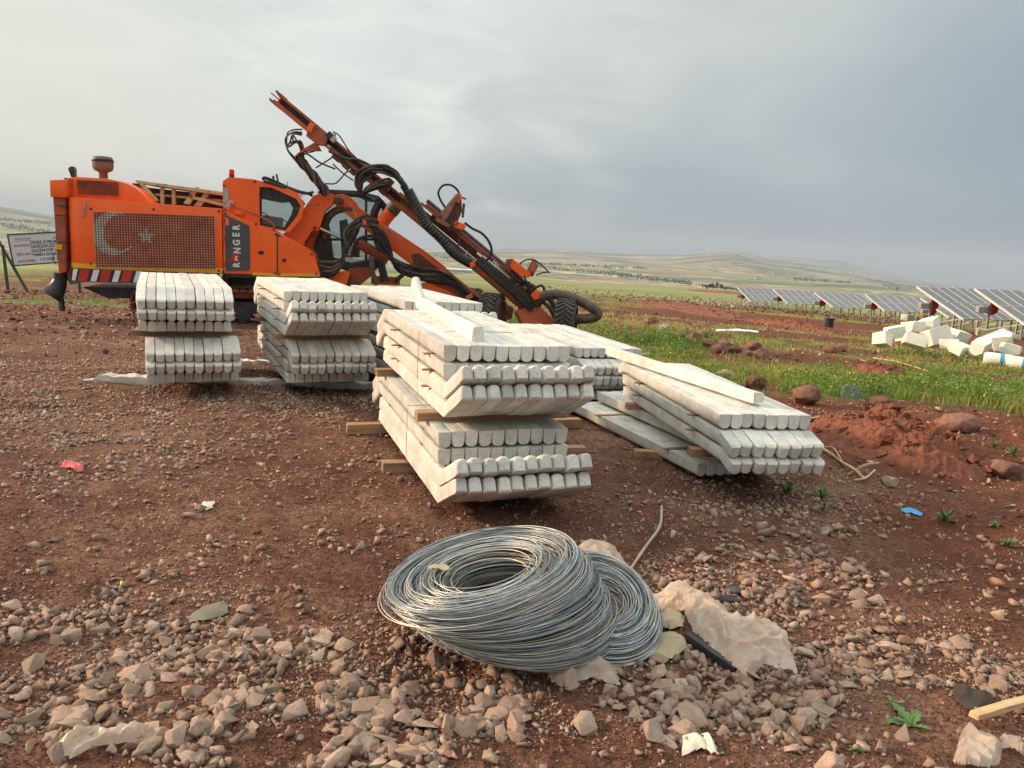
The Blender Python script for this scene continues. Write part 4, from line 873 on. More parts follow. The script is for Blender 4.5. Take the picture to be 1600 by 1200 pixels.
multi_tube('bracket_bolt', [([(704, 345, -.05), (708, 353, -.05)], .03), ([(722, 309, 0), (728, 311, 0)], .02), ([(711, 333, -.04), (706, 345, -.05), (712, 352, -.05), (716, 346, -.05)], .012), ([(719, 358, .05), (716, 386, .1)], .022), ([(725, 318, .05), (723, 340, .05)], .03)], 'hose_brown')
# lower drill head: boxes and clutter
rprism('drill_head_box', [(793, 405), (801, 404), (830, 427), (827, 434), (816, 434), (797, 418)], .0, .3, 'orange', ref=0); rprism('drill_head_side', [(786, 419), (793, 405), (801, 404), (797, 412), (798, 421), (790, 422)], -.02, .0, 'rust', ref=0)
rprism('drill_head_lug', [(823, 424), (832, 406), (838, 408), (842, 415), (833, 432), (828, 432)], .1, .2, 'brownplate', ref=.1); rprism('drill_head_lug', [(834, 410), (841, 414), (835, 428), (829, 424)], -.02, .06, 'orange_worn', ref=0)
rprism('clamp_box', [(829, 461), (838, 452), (846, 456), (844, 466), (834, 469)], -.05, .12, 'orange', ref=0); rprism('lower_clamp', [(803, 445), (815, 447), (836, 468), (834, 474), (822, 472), (806, 458)], .1, .4, 'rust', ref=.1)
mb = MB(); rdm = random.Random(5)
for k in range(26):
    x = 798+rdm.random()*40; y = 434+(x-798)*.55+rdm.uniform(-8, 12); mb.box(rl(x, y, rdm.uniform(.0, .3)), (rdm.uniform(.05, .14), rdm.uniform(.05, .14), rdm.uniform(.04, .10)), Matrix.Rotation(rdm.uniform(0, 3), 3, 'Y'))
mb.build('valve_cluster', M['rust'], rig, bevel=.008)
rprism('dust_hood', [(810, 492), (812, 486), (830, 476), (843, 478), (862, 496), (866, 505), (820, 512)], .1, .75, 'orange', ref=.1)
sh = [(838, 478, .2), (842, 468, .1), (852, 462, -.05), (866, 460, -.15), (884, 462, -.25), (905, 470, -.35), (924, 480, -.45), (933, 487, -.5), (932, 494, -.5), (918, 498, -.45), (900, 499, -.35), (880, 501, -.2), (866, 506, -.1)]
rtube('suction_hose', sh, .105, 'hose_brown', n=14, k=9, rib=.09)
multi_tube('hose_stub', [([(856, 463, .3), (866, 478, .3), (872, 500, .3)], .07), ([(846, 470, .2), (858, 480, .15), (868, 500, .2)], .05)], 'hose_brown')
# corrugated protective hose along the feed and black boots
rtube('corrugated_hose', [(637, 297, -.05), (645, 312, -.05), (655, 330, -.05), (668, 352, -.05), (690, 373, -.05), (708, 394, -.05), (724, 405, -.05), (737, 412, -.05)], .105, 'black', n=12, k=11, rib=.13)
mb = MB()
for o_ in (-5, -1, 3, 7): mb.tube(catmull([fpt(.80, 7+o_*.8, -.02), fpt(.88, 6+o_*.8, -.05), fpt(.95, 5+o_*.7, -.02), fpt(1.02, 3+o_*.7, .05)], 5), .042, 8)
mb.build('hose_bundle', M['black'], rig, smooth=True)
def jit(pts, a, rd): return [(x+rd.uniform(-a, a), y+rd.uniform(-a, a), d+rd.uniform(-.06, .06)) for x, y, d in pts]
rj = random.Random(8)
# hose loops at the feed middle
L_ = []
for k in range(9):
    o = (k-4)*1.1; L_.append((jit([(563, 300+o*.5, .1), (559+o, 288, .05), (562+o, 273+o*.6, .0), (574, 265+o, -.05), (592, 262+o*1.2, -.05), (608, 267+o*1.2, -.05), (620, 276+o*1.1, 0), (632, 292+o, .0), (643, 312+o*.7, .05)], 2.2, rj), .027))
for k in range(6):
    o = (k-3)*1.4; L_.append((jit([(590, 262+o, .0), (572, 276+o, -.03), (562, 290+o, 0), (566, 304+o*.6, .05), (580, 311+o*.5, .1), (592, 312, .15)], 2.4, rj), .026))
for k in range(5): L_.append((jit([(608, 280+k*2.5, -.02), (590, 284+k*2.5, -.05), (574, 292+k*2, -.03), (566, 300+k, .05)], 1.4, rj), .026))
multi_tube('hose_loop', L_, 'black')
multi_tube('slack_hose', [([(622, 278, -.05), (632, 290, -.05), (641, 307, -.06), (650, 322, -.06)], .05), ([(628, 290, 0), (650, 324, -.02), (672, 352, 0), (700, 382, .05)], .05), ([(514, 236, .1), (540, 248, .0), (560, 250, 0), (585, 262, 0)], .03), ([(520, 206, .2), (530, 212, .15), (545, 235, .15), (556, 246, .1)], .014), ([(530, 240, .1), (548, 262, .1), (565, 268, .05)], .02)], 'darksteel')
# twisted bundle rising behind the elbow
L_ = []
for k in range(11):
    ph = k*.57; p = []
    for t in range(10):
        f = t/9; x = 462+f*50; y = 243+f*61+6*math.sin(f*PI)*-.3; tw = (5.2+1.3*math.sin(k*2.3+f*9))*math.sin(ph+f*7); p.append((x+tw*.8+rj.uniform(-.8, .8), y-tw*.6, .35+.08*math.cos(ph+f*7)))
    L_.append((p, .019))
multi_tube('twisted_hose_bundle', L_, 'hose_brown')
L_ = []
for (tx, ty) in ((444, 216), (448, 208), (452, 222), (456, 226), (462, 222)):
    L_.append((jit([(472, 202+(ty-208)*.5, .2), (458, 203+(ty-208)*.4, .25), (tx+2, ty, .3), (449, 232, .3), (458, 246, .35), (466, 256, .35)], 1.2, rj), .017))
for k in range(5): L_.append((jit([(452+k*3, 224, .3), (462+k*2, 221, .25), (470+k, 232, .3), (474, 250, .35), (486, 268, .35)], 2, rj), .020))
L_ += [([(468, 250, .3), (478, 240, .28), (500, 254, .25), (524, 264, .2)], .02), ([(494, 262, .3), (510, 252, .25), (522, 244, .2)], .016), ([(508, 287, .3), (525, 286, .25), (540, 270, .2), (545, 268, .2)], .016), ([(520, 256, .2), (535, 270, .2), (552, 282, .15)], .016), ([(470, 236, .3), (485, 238, .25), (500, 232, .2)], .014)]
multi_tube('hose_end_loop', L_, 'hose_brown')
# thick bundle under the boom
L_ = []
for k in range(13):
    o = (k-6)*1.7; o *= 1.12; L_.append((jit([(497, 418+o*.9, .4), (515, 421+o*.9, .38), (532, 412+o*.5, .36), (541, 390+o*.2, .35), (547+o*.9, 365, .35), (556+o*.6, 352+o*.3, .36), (572, 345+o*.7, .38), (590, 352+o*.5, .4)], 1.5, rj), .031))
for k in range(14):
    o = (k-7)*1.75; L_.append((jit([(575, 347+o*.3, .4), (592+o*.6, 364, .4), (600+o*.8, 388, .4), (620, 414+o*.5, .42), (650, 427+o*.8, .45), (684, 432+o*.8, .47), (705, 440+o*.7, .48), (726, 457+o*.5, .5), (748, 474+o*.4, .52)], 1.5, rj), .031))
L_ += [([(549, 402, .3), (556, 378, .28), (572, 369, .28), (590, 372, .3), (604, 390, .33), (618, 412, .36)], .035), ([(580, 400, .4), (582, 425, .4), (590, 445, .4)], .06), ([(595, 410, .5), (602, 440, .5)], .09), ([(615, 440, .4), (630, 428, .4), (625, 420, .4)], .05)]
multi_tube('boom_hose_bundle', L_, 'black')
multi_tube('yellow_cable', [([(548, 318, .55), (556, 336, .5), (566, 344, .45), (585, 346, .45), (605, 356, .45), (625, 372, .45)], .012), ([(730, 392, .1), (728, 400, .05), (736, 406, .05), (752, 408, .1), (760, 404, .1)], .014)], 'khaki')
rprism('hose_clamp', [(566, 344), (572, 344), (573, 353), (567, 353)], .3, .42, 'orange', ref=.3); rprism('hose_clamp', [(727, 464), (737, 459), (740, 464), (731, 471)], .36, .46, 'orange', ref=.36); rprism('hose_clamp', [(733, 412), (741, 408), (743, 415), (736, 419)], -.2, -.06, 'orange', ref=-.2)
# loose hose arcs against the sky
multi_tube('hose_arc', [([(696, 325, .1), (688, 312, .08), (685, 300, .05), (692, 290, .02), (704, 289, 0), (714, 296, 0), (720, 308, .02)], .024), ([(726, 348, .0), (738, 357, -.02), (752, 364, -.04), (763, 376, -.05), (768, 390, -.05), (765, 402, -.02), (756, 408, .02), (745, 406, .05)], .028), ([(812, 412, .1), (822, 406, .05), (834, 406, .0), (846, 414, 0), (858, 426, 0)], .016), ([(838, 430, .1), (848, 426, .05), (860, 425, 0)], .016), ([(833, 452, .1), (846, 446, .08), (851, 456, .05), (848, 468, .05)], .03)]+
    [(jit([(800+k*2, 424+k, .1), (806+k*2, 436, .0), (820+k, 440+k*2, 0), (834, 448+k*2, .05)], 3, rj), .014) for k in range(9)], 'darksteel')
# operator's cab on the far side
DC = 1.25
cabf = frame_poly([(500, 330), (498, 303), (515, 299), (560, 301), (590, 309), (604, 322), (608, 360), (604, 402), (584, 424), (548, 424), (512, 410), (503, 370)], [(510, 335), (506, 312), (518, 307), (558, 308), (584, 315), (597, 326), (601, 360), (597, 398), (580, 412), (550, 412), (520, 402), (511, 370)], DC, DC+.1, 'cab_frame', 'navy', rig)
rprism('cab_roof', [(496, 299), (515, 296), (560, 298), (592, 306), (606, 321), (602, 324), (588, 313), (560, 305), (515, 303), (498, 306)], DC-.03, DC+1.1, 'navy', cabf, ref=DC)
rprism('cab_glass', [(510, 335), (506, 312), (518, 307), (558, 308), (584, 315), (597, 326), (601, 360), (597, 398), (580, 412), (550, 412), (520, 402), (511, 370)], DC+.04, DC+.055, 'glass', cabf, bevel=0, ref=DC)
rprism('cab_floor', [(512, 402), (548, 412), (604, 400), (604, 404), (584, 426), (548, 426), (512, 412)], DC-.02, DC+1.1, 'navy', cabf, ref=DC)
frame_poly([(500, 330), (498, 303), (515, 299), (560, 301), (590, 309), (604, 322), (608, 360), (604, 402), (584, 424), (548, 424), (512, 410), (503, 370)], [(510, 335), (506, 312), (518, 307), (558, 308), (584, 315), (597, 326), (601, 360), (597, 398), (580, 412), (550, 412), (520, 402), (511, 370)], DC+1.0, DC+1.1, 'cab_far_frame', 'navy', cabf)
rprism('cab_pillar', [(570, 309), (574, 310), (574, 412), (570, 412)], DC-.01, DC+.05, 'navy', cabf, ref=DC); rprism('cab_door_rail', [(512, 372), (600, 372), (600, 376), (512, 376)], DC-.01, DC+.04, 'navy', cabf, ref=DC)
rprism('cab_seat', [(530, 345), (542, 342), (548, 375), (562, 378), (562, 402), (534, 402)], DC+.3, DC+.75, 'black', cabf, ref=DC+.3)
q = rl(548, 388, DC-.03); tb_ = text_mesh('RANGER', .17, M['white'], 'door_lettering', Matrix.Translation(q) @ Matrix.Rotation(PI/2, 4, 'X') @ Matrix.Rotation(PI/2, 4, 'Z'), cabf, .003, 'CENTER', .8, .006)
multi_tube('cab_guard_hoop', [([(508, 372, .95), (507, 355, .9), (514, 338, .85), (528, 328, .82), (545, 327, .82), (560, 333, .84), (570, 343, .86)], .085)], 'black', n=10)
multi_tube('cab_brace', [([(497, 372, 1.1), (505, 392, 1.1), (512, 410, 1.1)], .03), ([(596, 312, 1.1), (586, 330, 1.1), (584, 345, 1.1)], .09)], 'black')
rprism('body_front_block', [(487, 360), (512, 352), (520, 410), (512, 430), (498, 430), (490, 398)], 1.0, 2.0, 'darksteel', ref=1.0)

M['tyre'] = pmat('dusty_tyre', (.10, .085, .072), (.045, .04, .036), 5, .85, .3, 30, .005, dirt=(.20, .14, .10), dirt_amt=.56)
# two big tyres standing beyond the feed
def tyre(px, py, Y, r, wd, rz, tilt, label):
    g = gp(px, py); c = at(px, py, Y); z0 = tz(c.x, c.y)
    o = empty('tractor_tyre', (c.x, c.y, z0+r-.02), rz, label, 'tyre')
    b = MB(); prof = []
    for k in range(17):
        a = PI*k/16; prof.append((r*.62+(r*.36)*math.sin(a)**.6, -wd/2*math.cos(a)*(1 if abs(math.cos(a)) > .1 else 1)))
    b.lathe(prof, (0, 0, 0), 40, 'Y'); b.f = b.f[:-2]; b.m = b.m[:-2]; b.build('tyre_casing', M['tyre'], o, smooth=True)
    b = MB()
    for k in range(26):
        for sgn in (-1, 1):
            a = 2*PI*(k+(.5 if sgn > 0 else 0))/26; m = Matrix.Rotation(-a, 3, 'Y') @ Matrix.Rotation(sgn*R(32), 3, 'X'); p = Matrix.Rotation(-a, 3, 'Y') @ Vector((r*.985, sgn*wd*.22, 0)); b.box(p, (.05, wd*.50, .045), m)
    b.build('tread_lug', M['tyre'], o); b = MB(); b.lathe([(r*.15, -.02), (r*.60, -.05), (r*.64, -wd*.3), (r*.66, -wd*.42)], (0, 0, 0), 30, 'Y'); b.lathe([(r*.15, .02), (r*.62, .05), (r*.66, wd*.42)], (0, 0, 0), 30, 'Y'); b.build('rim', M['hose_brown'], o, smooth=True)
    return o
tyre(884, 505, 17.2, .45, .46, R(80), 0, 'big lugged tyre standing just behind the ribbed suction hose')
tyre(768, 505, 17.4, .46, .44, R(72), 0, 'big dark tyre standing between the boom and the feed foot')
tyre(735, 505, 18.8, .50, .40, R(66), 0, 'dark tyre farther back, half hidden behind the boom end')

# ------------------------------------------------------------------ loose stones
def hull_mesh(seed, n=13, bev=0.0, flat=None):
    rd = random.Random(seed); bm = bmesh.new(); fl = flat or rd.uniform(.45, .9); el = rd.uniform(.65, 1)
    for _ in range(n):
        v = Vector((rd.gauss(0, 1), rd.gauss(0, 1), rd.gauss(0, 1))).normalized()*rd.uniform(.82, 1.0); bm.verts.new((v.x, v.y*el, v.z*fl))
    r = bmesh.ops.convex_hull(bm, input=bm.verts); bmesh.ops.delete(bm, geom=[g for g in r['geom_interior'] if isinstance(g, bmesh.types.BMVert)], context='VERTS')
    bmesh.ops.dissolve_limit(bm, angle_limit=R(14), verts=bm.verts, edges=bm.edges)
    if bev:
        bmesh.ops.bevel(bm, geom=bm.edges[:], offset=bev, segments=2, affect='EDGES', profile=.55, clamp_overlap=True)
    bmesh.ops.triangulate(bm, faces=bm.faces)
    me = bpy.data.meshes.new('stone'); bm.to_mesh(me); bm.free()
    if bev:
        me.polygons.foreach_set('use_smooth', [True]*len(me.polygons))
        try: me.set_sharp_from_angle(angle=R(34))
        except Exception: pass
    return me
ROCKS = [hull_mesh(100+i, random.Random(i).choice((9, 10, 12, 14)), .05) for i in range(22)]
for m_ in ROCKS: m_.materials.append(M['stone'])
def arrs(me):
    me.calc_loop_triangles(); V = np.array([v.co[:] for v in me.vertices]); F = np.array([t.vertices[:] for t in me.loop_triangles]); return V, F
LOW = [arrs(hull_mesh(300+i, 8)) for i in range(20)]; TINY = [arrs(hull_mesh(500+i, 6)) for i in range(10)]
def euler_mats(n, tilt=.5):
    a = rng.uniform(0, 2*PI, n); b = rng.normal(0, tilt, n); c = rng.normal(0, tilt, n)
    ca, sa, cb, sb, cc, sc_ = np.cos(a), np.sin(a), np.cos(b), np.sin(b), np.cos(c), np.sin(c); Z = np.zeros(n); O = np.ones(n)
    Rz = np.stack([ca, -sa, Z, sa, ca, Z, Z, Z, O], 1).reshape(-1, 3, 3); Rx = np.stack([O, Z, Z, Z, cb, -sb, Z, sb, cb], 1).reshape(-1, 3, 3); Ry = np.stack([cc, Z, sc_, Z, O, Z, -sc_, Z, cc], 1).reshape(-1, 3, 3)
    return Rz@Rx@Ry
def scatter_mesh(name, base, pos, size, cols, mat, tilt=.5, **tg):
    n = len(pos); Rm = euler_mats(n, tilt); which = rng.integers(0, len(base), n); Vs = []; Fs = []; Cs = []; off = 0
    for k, (V, F) in enumerate(base):
        idx = np.where(which == k)[0]
        if len(idx) == 0: continue
        P = np.einsum('nij,vj->nvi', Rm[idx], V)*size[idx][:, None, None]+pos[idx][:, None, :]
        nv = len(V); Vs.append(P.reshape(-1, 3)); Fs.append((F[None]+(np.arange(len(idx))*nv)[:, None, None]+off).reshape(-1, 3)); Cs.append(np.repeat(cols[idx], nv, 0)); off += nv*len(idx)
    return tag(link(name, np_mesh(name, np.vstack(Vs), np.vstack(Fs), mat, np.vstack(Cs))), kind='stuff', **tg)
def projv(P):
    D = P-np.array([0, 0, CAMH]); Z = D@_F; Zs = np.where(Z > .05, Z, .05); return 800+FPX*(D@_R)/Zs, 600-FPX*(D@_U)/Zs, Z
BL = [(90, 960, 170, 50, 1), (330, 950, 100, 55, .9), (60, 1060, 150, 60, 1.2), (150, 1130, 220, 80, 1.3), (300, 1060, 200, 70, 1.1), (450, 1140, 200, 80, 1.3), (650, 1060, 110, 90, 1.3), (640, 975, 60, 45, .9), (760, 1130, 220, 70, .8), (950, 1170, 150, 60, .6),
      (1100, 1130, 150, 70, .7), (1300, 1030, 200, 50, 1.2), (1150, 950, 170, 40, .8), (1500, 1030, 160, 50, 1.1), (1570, 1100, 80, 50, .7), (1200, 860, 110, 50, .9), (1060, 900, 100, 45, .6), (1320, 900, 100, 45, .6), (1120, 1060, 100, 40, .7), (1250, 1090, 160, 40, .8), (250, 615, 300, 32, .9), (60, 640, 140, 45, .8), (480, 622, 140, 24, .8), (170, 710, 150, 26, .5), (1150, 790, 160, 26, .5), (400, 1010, 160, 40, .6), (430, 860, 160, 30, .2), (90, 760, 110, 25, .35), (1230, 790, 90, 20, .6), (1550, 1000, 60, 40, .6), (180, 660, 280, 70, .55), (60, 560, 170, 50, .8), (350, 700, 300, 50, .22), (1180, 740, 200, 40, .3), (1450, 900, 200, 60, .2)]
def dens(px, py):
    s = np.full(px.shape, .06)
    for cx, cy, rx, ry, w_ in BL: s = s+w_*np.exp(-((px-cx)/rx)**2-((py-cy)/ry)**2)
    return s
def ground_pts(n, rmin, rmax, power=1.0, a=40):
    u = rng.random(n); r = (rmin**power+u*(rmax**power-rmin**power))**(1/power); az = np.radians(rng.uniform(-a, a, n)); return r*np.sin(az), r*np.cos(az)
def nth(i):
    if i < 11: return ORD[i]
    t = ['twelfth', 'thirteenth', 'fourteenth', 'fifteenth', 'sixteenth', 'seventeenth', 'eighteenth', 'nineteenth', 'twentieth']
    if i < 20: return t[i-11]
    T = ['twenty', 'thirty', 'forty', 'fifty'][(i+1)//10-2]; return T+'-'+ORD[(i+1) % 10-1] if (i+1) % 10 else {'thirty': 'thirtieth', 'forty': 'fortieth', 'fifty': 'fiftieth', 'twenty': 'twentieth'}[T]
def build_stones():
    cells = {}
    x, y = ground_pts(80000, 1.6, 11, .85); z = terrain(x, y); P = np.stack([x, y, z], 1); px, py, Z = projv(P)
    n = fbm(x*4.5, y*4.5+50, 3); w_ = np.clip(dens(px, py), 0, 1.25)*np.clip((n-.37)*6, .05, 1.35)
    g, f, rd = zones(x, y); w_ = w_*(1-g)
    # nothing under the stacks or in the coil
    keep = rng.random(len(x)) < w_*.62
    hole = (np.hypot((px-790)/175, (py-930)/100) < .92) | (np.hypot((px-975)/75, (py-985)/50) < .9)
    keep &= ~hole; P = P[keep]; px, py, Z = px[keep], py[keep], Z[keep]; n_ = len(P)
    size = np.exp(rng.normal(math.log(.0185), .48, n_)); size = np.clip(size, .007, .060)*(1+.15*(py > 1050)); size = np.where(py < 800, np.clip(size, .007, .030), size)
    P[:, 2] += size*rng.uniform(-.05, .42, n_)
    pxs = size/Z*FPX; infr = (px > -10) & (px < 1610) & (py < 1210); score = np.where(infr, pxs, 0); order = np.argsort(-score); top = order[:300]; rest = order[300:]
    pal = np.array([(.42, .28, .215), (.50, .37, .29), (.38, .30, .25), (.52, .37, .275), (.30, .215, .17), (.56, .43, .34), (.42, .22, .15), (.46, .28, .20)])
    cols = pal[rng.integers(0, len(pal), n_)]*rng.uniform(.45, 1.12, (n_, 1))
    for k in top:
        me = ROCKS[int(rng.integers(0, len(ROCKS)))]; o = link('stone', me); o.location = P[k]; o.rotation_euler = (rng.normal(0, .35), rng.normal(0, .35), rng.uniform(0, 6.28)); s = size[k]*.98; sq = rng.uniform(.55, 1.0); o.scale = (s*rng.uniform(.85, 1.2), s, s*sq)
        o['category'] = 'stone'; o['group'] = 'loose stones in the foreground rubble'; cells.setdefault((int(np.digitize(px[k], [190, 400, 600, 800, 1000, 1200, 1400])), int(np.digitize(py[k], [780, 900, 990, 1060, 1130]))), []).append((-pxs[k], o))
    CN = ['at far left', 'at left', 'left of the coil', 'under the coil', 'right of centre', 'under the plastic sheet', 'at right', 'at far right']; RN = ['on bare soil below the stacks', 'on soil level with coil top', 'level with the coil base', 'in the upper front rubble', 'in the lower front rubble', 'along the bottom edge']
    for (ci_, ri_), L_ in cells.items():
        L_.sort(key=lambda q: q[0])
        for i_, (_, o) in enumerate(L_): o['label'] = ('largest' if i_ == 0 else nth(i_)+' largest')+f' loose stone {RN[ri_]}, {CN[ci_]}'
    scatter_mesh('rubble_stones', LOW, P[rest], size[rest], cols[rest], M['stones'], .4, label='smaller loose stones scattered over the red soil', cat='stones')
    # fine gravel and soil crumbs
    x, y = ground_pts(190000, 1.6, 14, .7); z = terrain(x, y); px, py, Z = projv(np.stack([x, y, z], 1)); g, f, rd = zones(x, y)
    w_ = np.clip(.20+dens(px, py)*.7, 0, 1)*np.clip((fbm(x*2.5+9, y*2.5, 4)-.38)*5, .1, 1)*(1-g); kp = rng.random(len(x)) < w_
    P = np.stack([x, y, z], 1)[kp]; n_ = len(P); size = np.clip(np.exp(rng.normal(math.log(.0058), .45, n_)), .0028, .017)*(1+np.hypot(P[:, 0], P[:, 1])*.07); P[:, 2] += size*.2
    pal2 = np.vstack([pal*1.1, [(.52, .44, .36), (.45, .33, .25), (.60, .54, .47)]]); cols = pal2[rng.choice(len(pal2), n_, p=[.11]*8+[.05, .05, .02])]*rng.uniform(.8, 1.2, (n_, 1))
    scatter_mesh('gravel', TINY, P, size, cols, M['stones'], .8, label='fine gravel over the soil', cat='gravel')
    x, y = ground_pts(130000, 1.6, 9, .65); z = terrain(x, y); g, f, rd = zones(x, y); kp = (rng.random(len(x)) < np.clip((fbm(x*1.7+29, y*1.7, 4)-.38)*5, .12, 1)*(1-g))
    P = np.stack([x, y, z], 1)[kp]; n_ = len(P); size = np.clip(np.exp(rng.normal(math.log(.0055), .35, n_)), .003, .014); P[:, 2] += size*.1
    cols = np.array([(.18, .083, .054)])*rng.uniform(.5, 1.5, (n_, 1))
    scatter_mesh('soil_crumbs', TINY, P, size, cols, M['soilbit'], .8, label='crumbs of red soil', cat='soil')
    # big clods on the dug red earth to the right and behind the left stacks
    x, y = ground_pts(34000, 3.2, 40, .6, 42); z = terrain(x, y); g, f, rd = zones(x, y); px, py, Z = projv(np.stack([x, y, z], 1))
    lw = np.exp(-((px-60)/160)**2-((py-475)/32)**2)*1.2+np.exp(-((px-480)/500)**2-((py-505)/40)**2)*.8
    w_ = np.clip(rd*.55*np.clip((fbm(x*1.5, y*1.5+70, 4)-.45)*7, 0, 1)+lw, 0, 1)*(1-g*.9); kp = rng.random(len(x)) < w_; P = np.stack([x, y, z], 1)[kp]; n_ = len(P)
    d = np.hypot(P[:, 0], P[:, 1]); size = np.clip(np.exp(rng.normal(math.log(.016), .5, n_)), .006, .06)*(1+d*.05); P[:, 2] += size*.1; cols = np.where((P[:, 0] > 1.5)[:, None], np.array([(.16, .055, .032)]), np.array([(.13, .068, .048)]))*rng.uniform(.55, 1.7, (n_, 1))
    lm = rng.random(n_) < .38; cols[lm] = pal[rng.integers(0, len(pal), lm.sum())]
    scatter_mesh('earth_clods', LOW, P, size, cols, M['soilbit'], .8, label='clods of dug red earth', cat='clods')
def soilbit():
    b = NB('soil_bits'); a = b.N('ShaderNodeAttribute'); a.attribute_name = 'tint'; v = b.vec(rand=False)
    return b.fin(b.mix(b.ramp(b.noise(v, 60, 4), [(.35, .5), (.65, 0.0)]), a.outputs['Color'], (.07, .028, .018)), .95, b.bump(b.noise(v, 90, 4), .5, .004), 0, .15)
M['soilbit'] = soilbit(); build_stones()

# ------------------------------------------------------------------ boulders and red earth mounds
def boulder(px, py, wpx, hf, label, mat='boulder', grp=None, seed=None):
    g = gp(px, py); d = math.hypot(g.x, g.y); r = wpx/FPX*math.hypot(d, CAMH-g.z)/2; rd = random.Random(seed or int(px*7+py)); bm = bmesh.new(); bmesh.ops.create_icosphere(bm, subdivisions=4, radius=1)
    off = Vector((rd.random()*50, rd.random()*50, rd.random()*50)); pl = [(Vector((rd.gauss(0, 1), rd.gauss(0, 1), rd.gauss(0, 1))).normalized(), rd.uniform(.60, .86)) for _ in range(12)]
    for v in bm.verts:
        p = v.co.copy()
        for n_, c in pl:
            dd = p.dot(n_)
            if dd > c: p -= n_*(dd-c)*.97
        p *= 1+.10*mnoise.noise(p*1.7+off)+.05*mnoise.noise(p*5+off); v.co = Vector((p.x, p.y*rd.uniform(.85, .86), p.z*hf))
    me = bpy.data.meshes.new('boulder'); bm.to_mesh(me); bm.free(); me.polygons.foreach_set('use_smooth', [True]*len(me.polygons)); o = link('boulder', me, M[mat]); o.location = (g.x, g.y, tz(g.x, g.y)+r*hf*.62); o.scale = (r*1.2,)*3; o.rotation_euler = (0, 0, rd.uniform(0, 6))
    return tag(o, label, 'boulder', grp)
boulder(1260, 628, 46, .62, 'smooth reddish boulder in the grass behind the right-hand stack')
boulder(1180, 607, 30, .8, 'dark lumpy boulder at the grass edge behind the loose top post')
boulder(1496, 671, 46, .6, 'large tan-red boulder behind the red earth mound')
boulder(1470, 668, 22, .7, 'small pale rock touching the left of the tan-red boulder')
boulder(1568, 740, 42, .55, 'flat reddish rock alone on the soil near the right edge')
boulder(1391, 757, 22, .7, 'pale squarish rock in front of the red earth mound', mat='stone')
boulder(1375, 636, 30, .6, 'low red rock in grass left of the earth mound')
boulder(1017, 507, 22, .7, 'single dark red rock in grass above the low right stack')
boulder(1013, 556, 16, .5, 'pale lumpy rock beside the corner of the low right stack', mat='stone')
boulder(1134, 592, 30, .55, 'pale hollow-looking lump just behind the right-hand stack', mat='stone')
for i, (x, y, w_) in enumerate([(1047, 522, 20), (1058, 528, 22), (1072, 524, 20), (1083, 532, 24), (1096, 528, 18), (1105, 545, 22), (1115, 540, 20), (1124, 552, 24), (1136, 547, 20), (1146, 552, 20), (1131, 541, 16), (1177, 550, 26), (1190, 560, 24), (1168, 556, 16), (1296, 552, 22), (1312, 549, 16)]):
    boulder(x, y, w_, .7, f'{(ORD+["twelfth", "thirteenth", "fourteenth", "fifteenth", "sixteenth"])[i]} rock from the left in the ragged row across the grass', grp='row of rocks across the grass')
def mound(pts, hgt, label, seed, name='earth_mound', rough=1.0, n=70):
    """pts: left, right, near, far pixels of the footprint"""
    a, b_, c, d = [gp(*p) for p in pts]; cx, cy = (a.x+b_.x)/2, (c.y+d.y)/2; rx = abs(b_.x-a.x)/2; ry = abs(d.y-c.y)/2; vs = []; fs = []
    rd = random.Random(seed); so = seed*13.7; ax_ = -1.25+2.5*np.arange(n)/(n-1); XX, YY = np.meshgrid(cx+ax_*rx, cy+ax_*ry, indexing='ij'); kk = 1/max(rx, .4)
    NN = fbm(XX*2.0*kk+so, YY*2.0*kk, 5, .5); N2 = fbm(XX*5*kk+so, YY*5*kk, 4, .5); NN = np.floor(NN*9)/9*.6+NN*.4; TT = terrain(XX, YY)
    for i in range(n):
        for j in range(n):
            u = -1.25+2.5*i/(n-1); v = -1.25+2.5*j/(n-1); x = cx+u*rx; y = cy+v*ry; r = math.hypot(u, v)
            nn = NN[i, j]; n2 = N2[i, j]
            base = max(0, 1-r*r*.95)**.8; h = hgt*(base*(.55+1.0*(nn-.3))+rough*.55*(abs(n2-.5))*min(1, base*2)+.0)
            vs.append((x-cx, y-cy, float(TT[i, j])-.03-.05*(r > 1.05)+h))
    for i in range(n-1):
        for j in range(n-1): fs.append((i*n+j, (i+1)*n+j, (i+1)*n+j+1, i*n+j+1))
    b = MB(); b.add(vs, fs)
    for k in range(int(170*min(2, rx*ry+.4)) if n > 40 else 20):
        a_, q = rd.uniform(0, 6.28), rd.random()**.5*1.05; i, j = int((q*math.cos(a_)+1.25)/2.5*(n-1)), int((q*math.sin(a_)+1.25)/2.5*(n-1)); v0 = vs[i*n+j]; sz = rd.uniform(.02, .11)*(.6+rx*.5)*(1.1-.4*q); V, Fq = LOW[rd.randrange(16)]
        Rm = np.array(Matrix.Rotation(rd.uniform(0, 6), 3, 'Z') @ Matrix.Rotation(rd.uniform(-1, 1), 3, 'X')); Q = (V*sz)@Rm.T+np.array([v0[0], v0[1], v0[2]+sz*.2]); b.add([tuple(p) for p in Q], [tuple(int(t) for t in f_) for f_ in Fq])
    o = b.build(name, M['clod'], smooth=False, recalc=False); o.location = (cx, cy, 0); return tag(o, label, 'earth mound')
mound([(1305, 700), (1495, 700), (1400, 742), (1400, 672)], .34, 'cracked heap of red clay beside the right-hand post stack', 3, n=90)
mound([(1066, 489), (1156, 492), (1110, 497), (1110, 480)], .62, 'flat-topped bank of orange-red earth below the far panels', 5, rough=.5)
mound([(1220, 510), (1262, 512), (1240, 518), (1240, 506)], .35, 'small dark red dirt pile in the grass near the black pipe', 6)
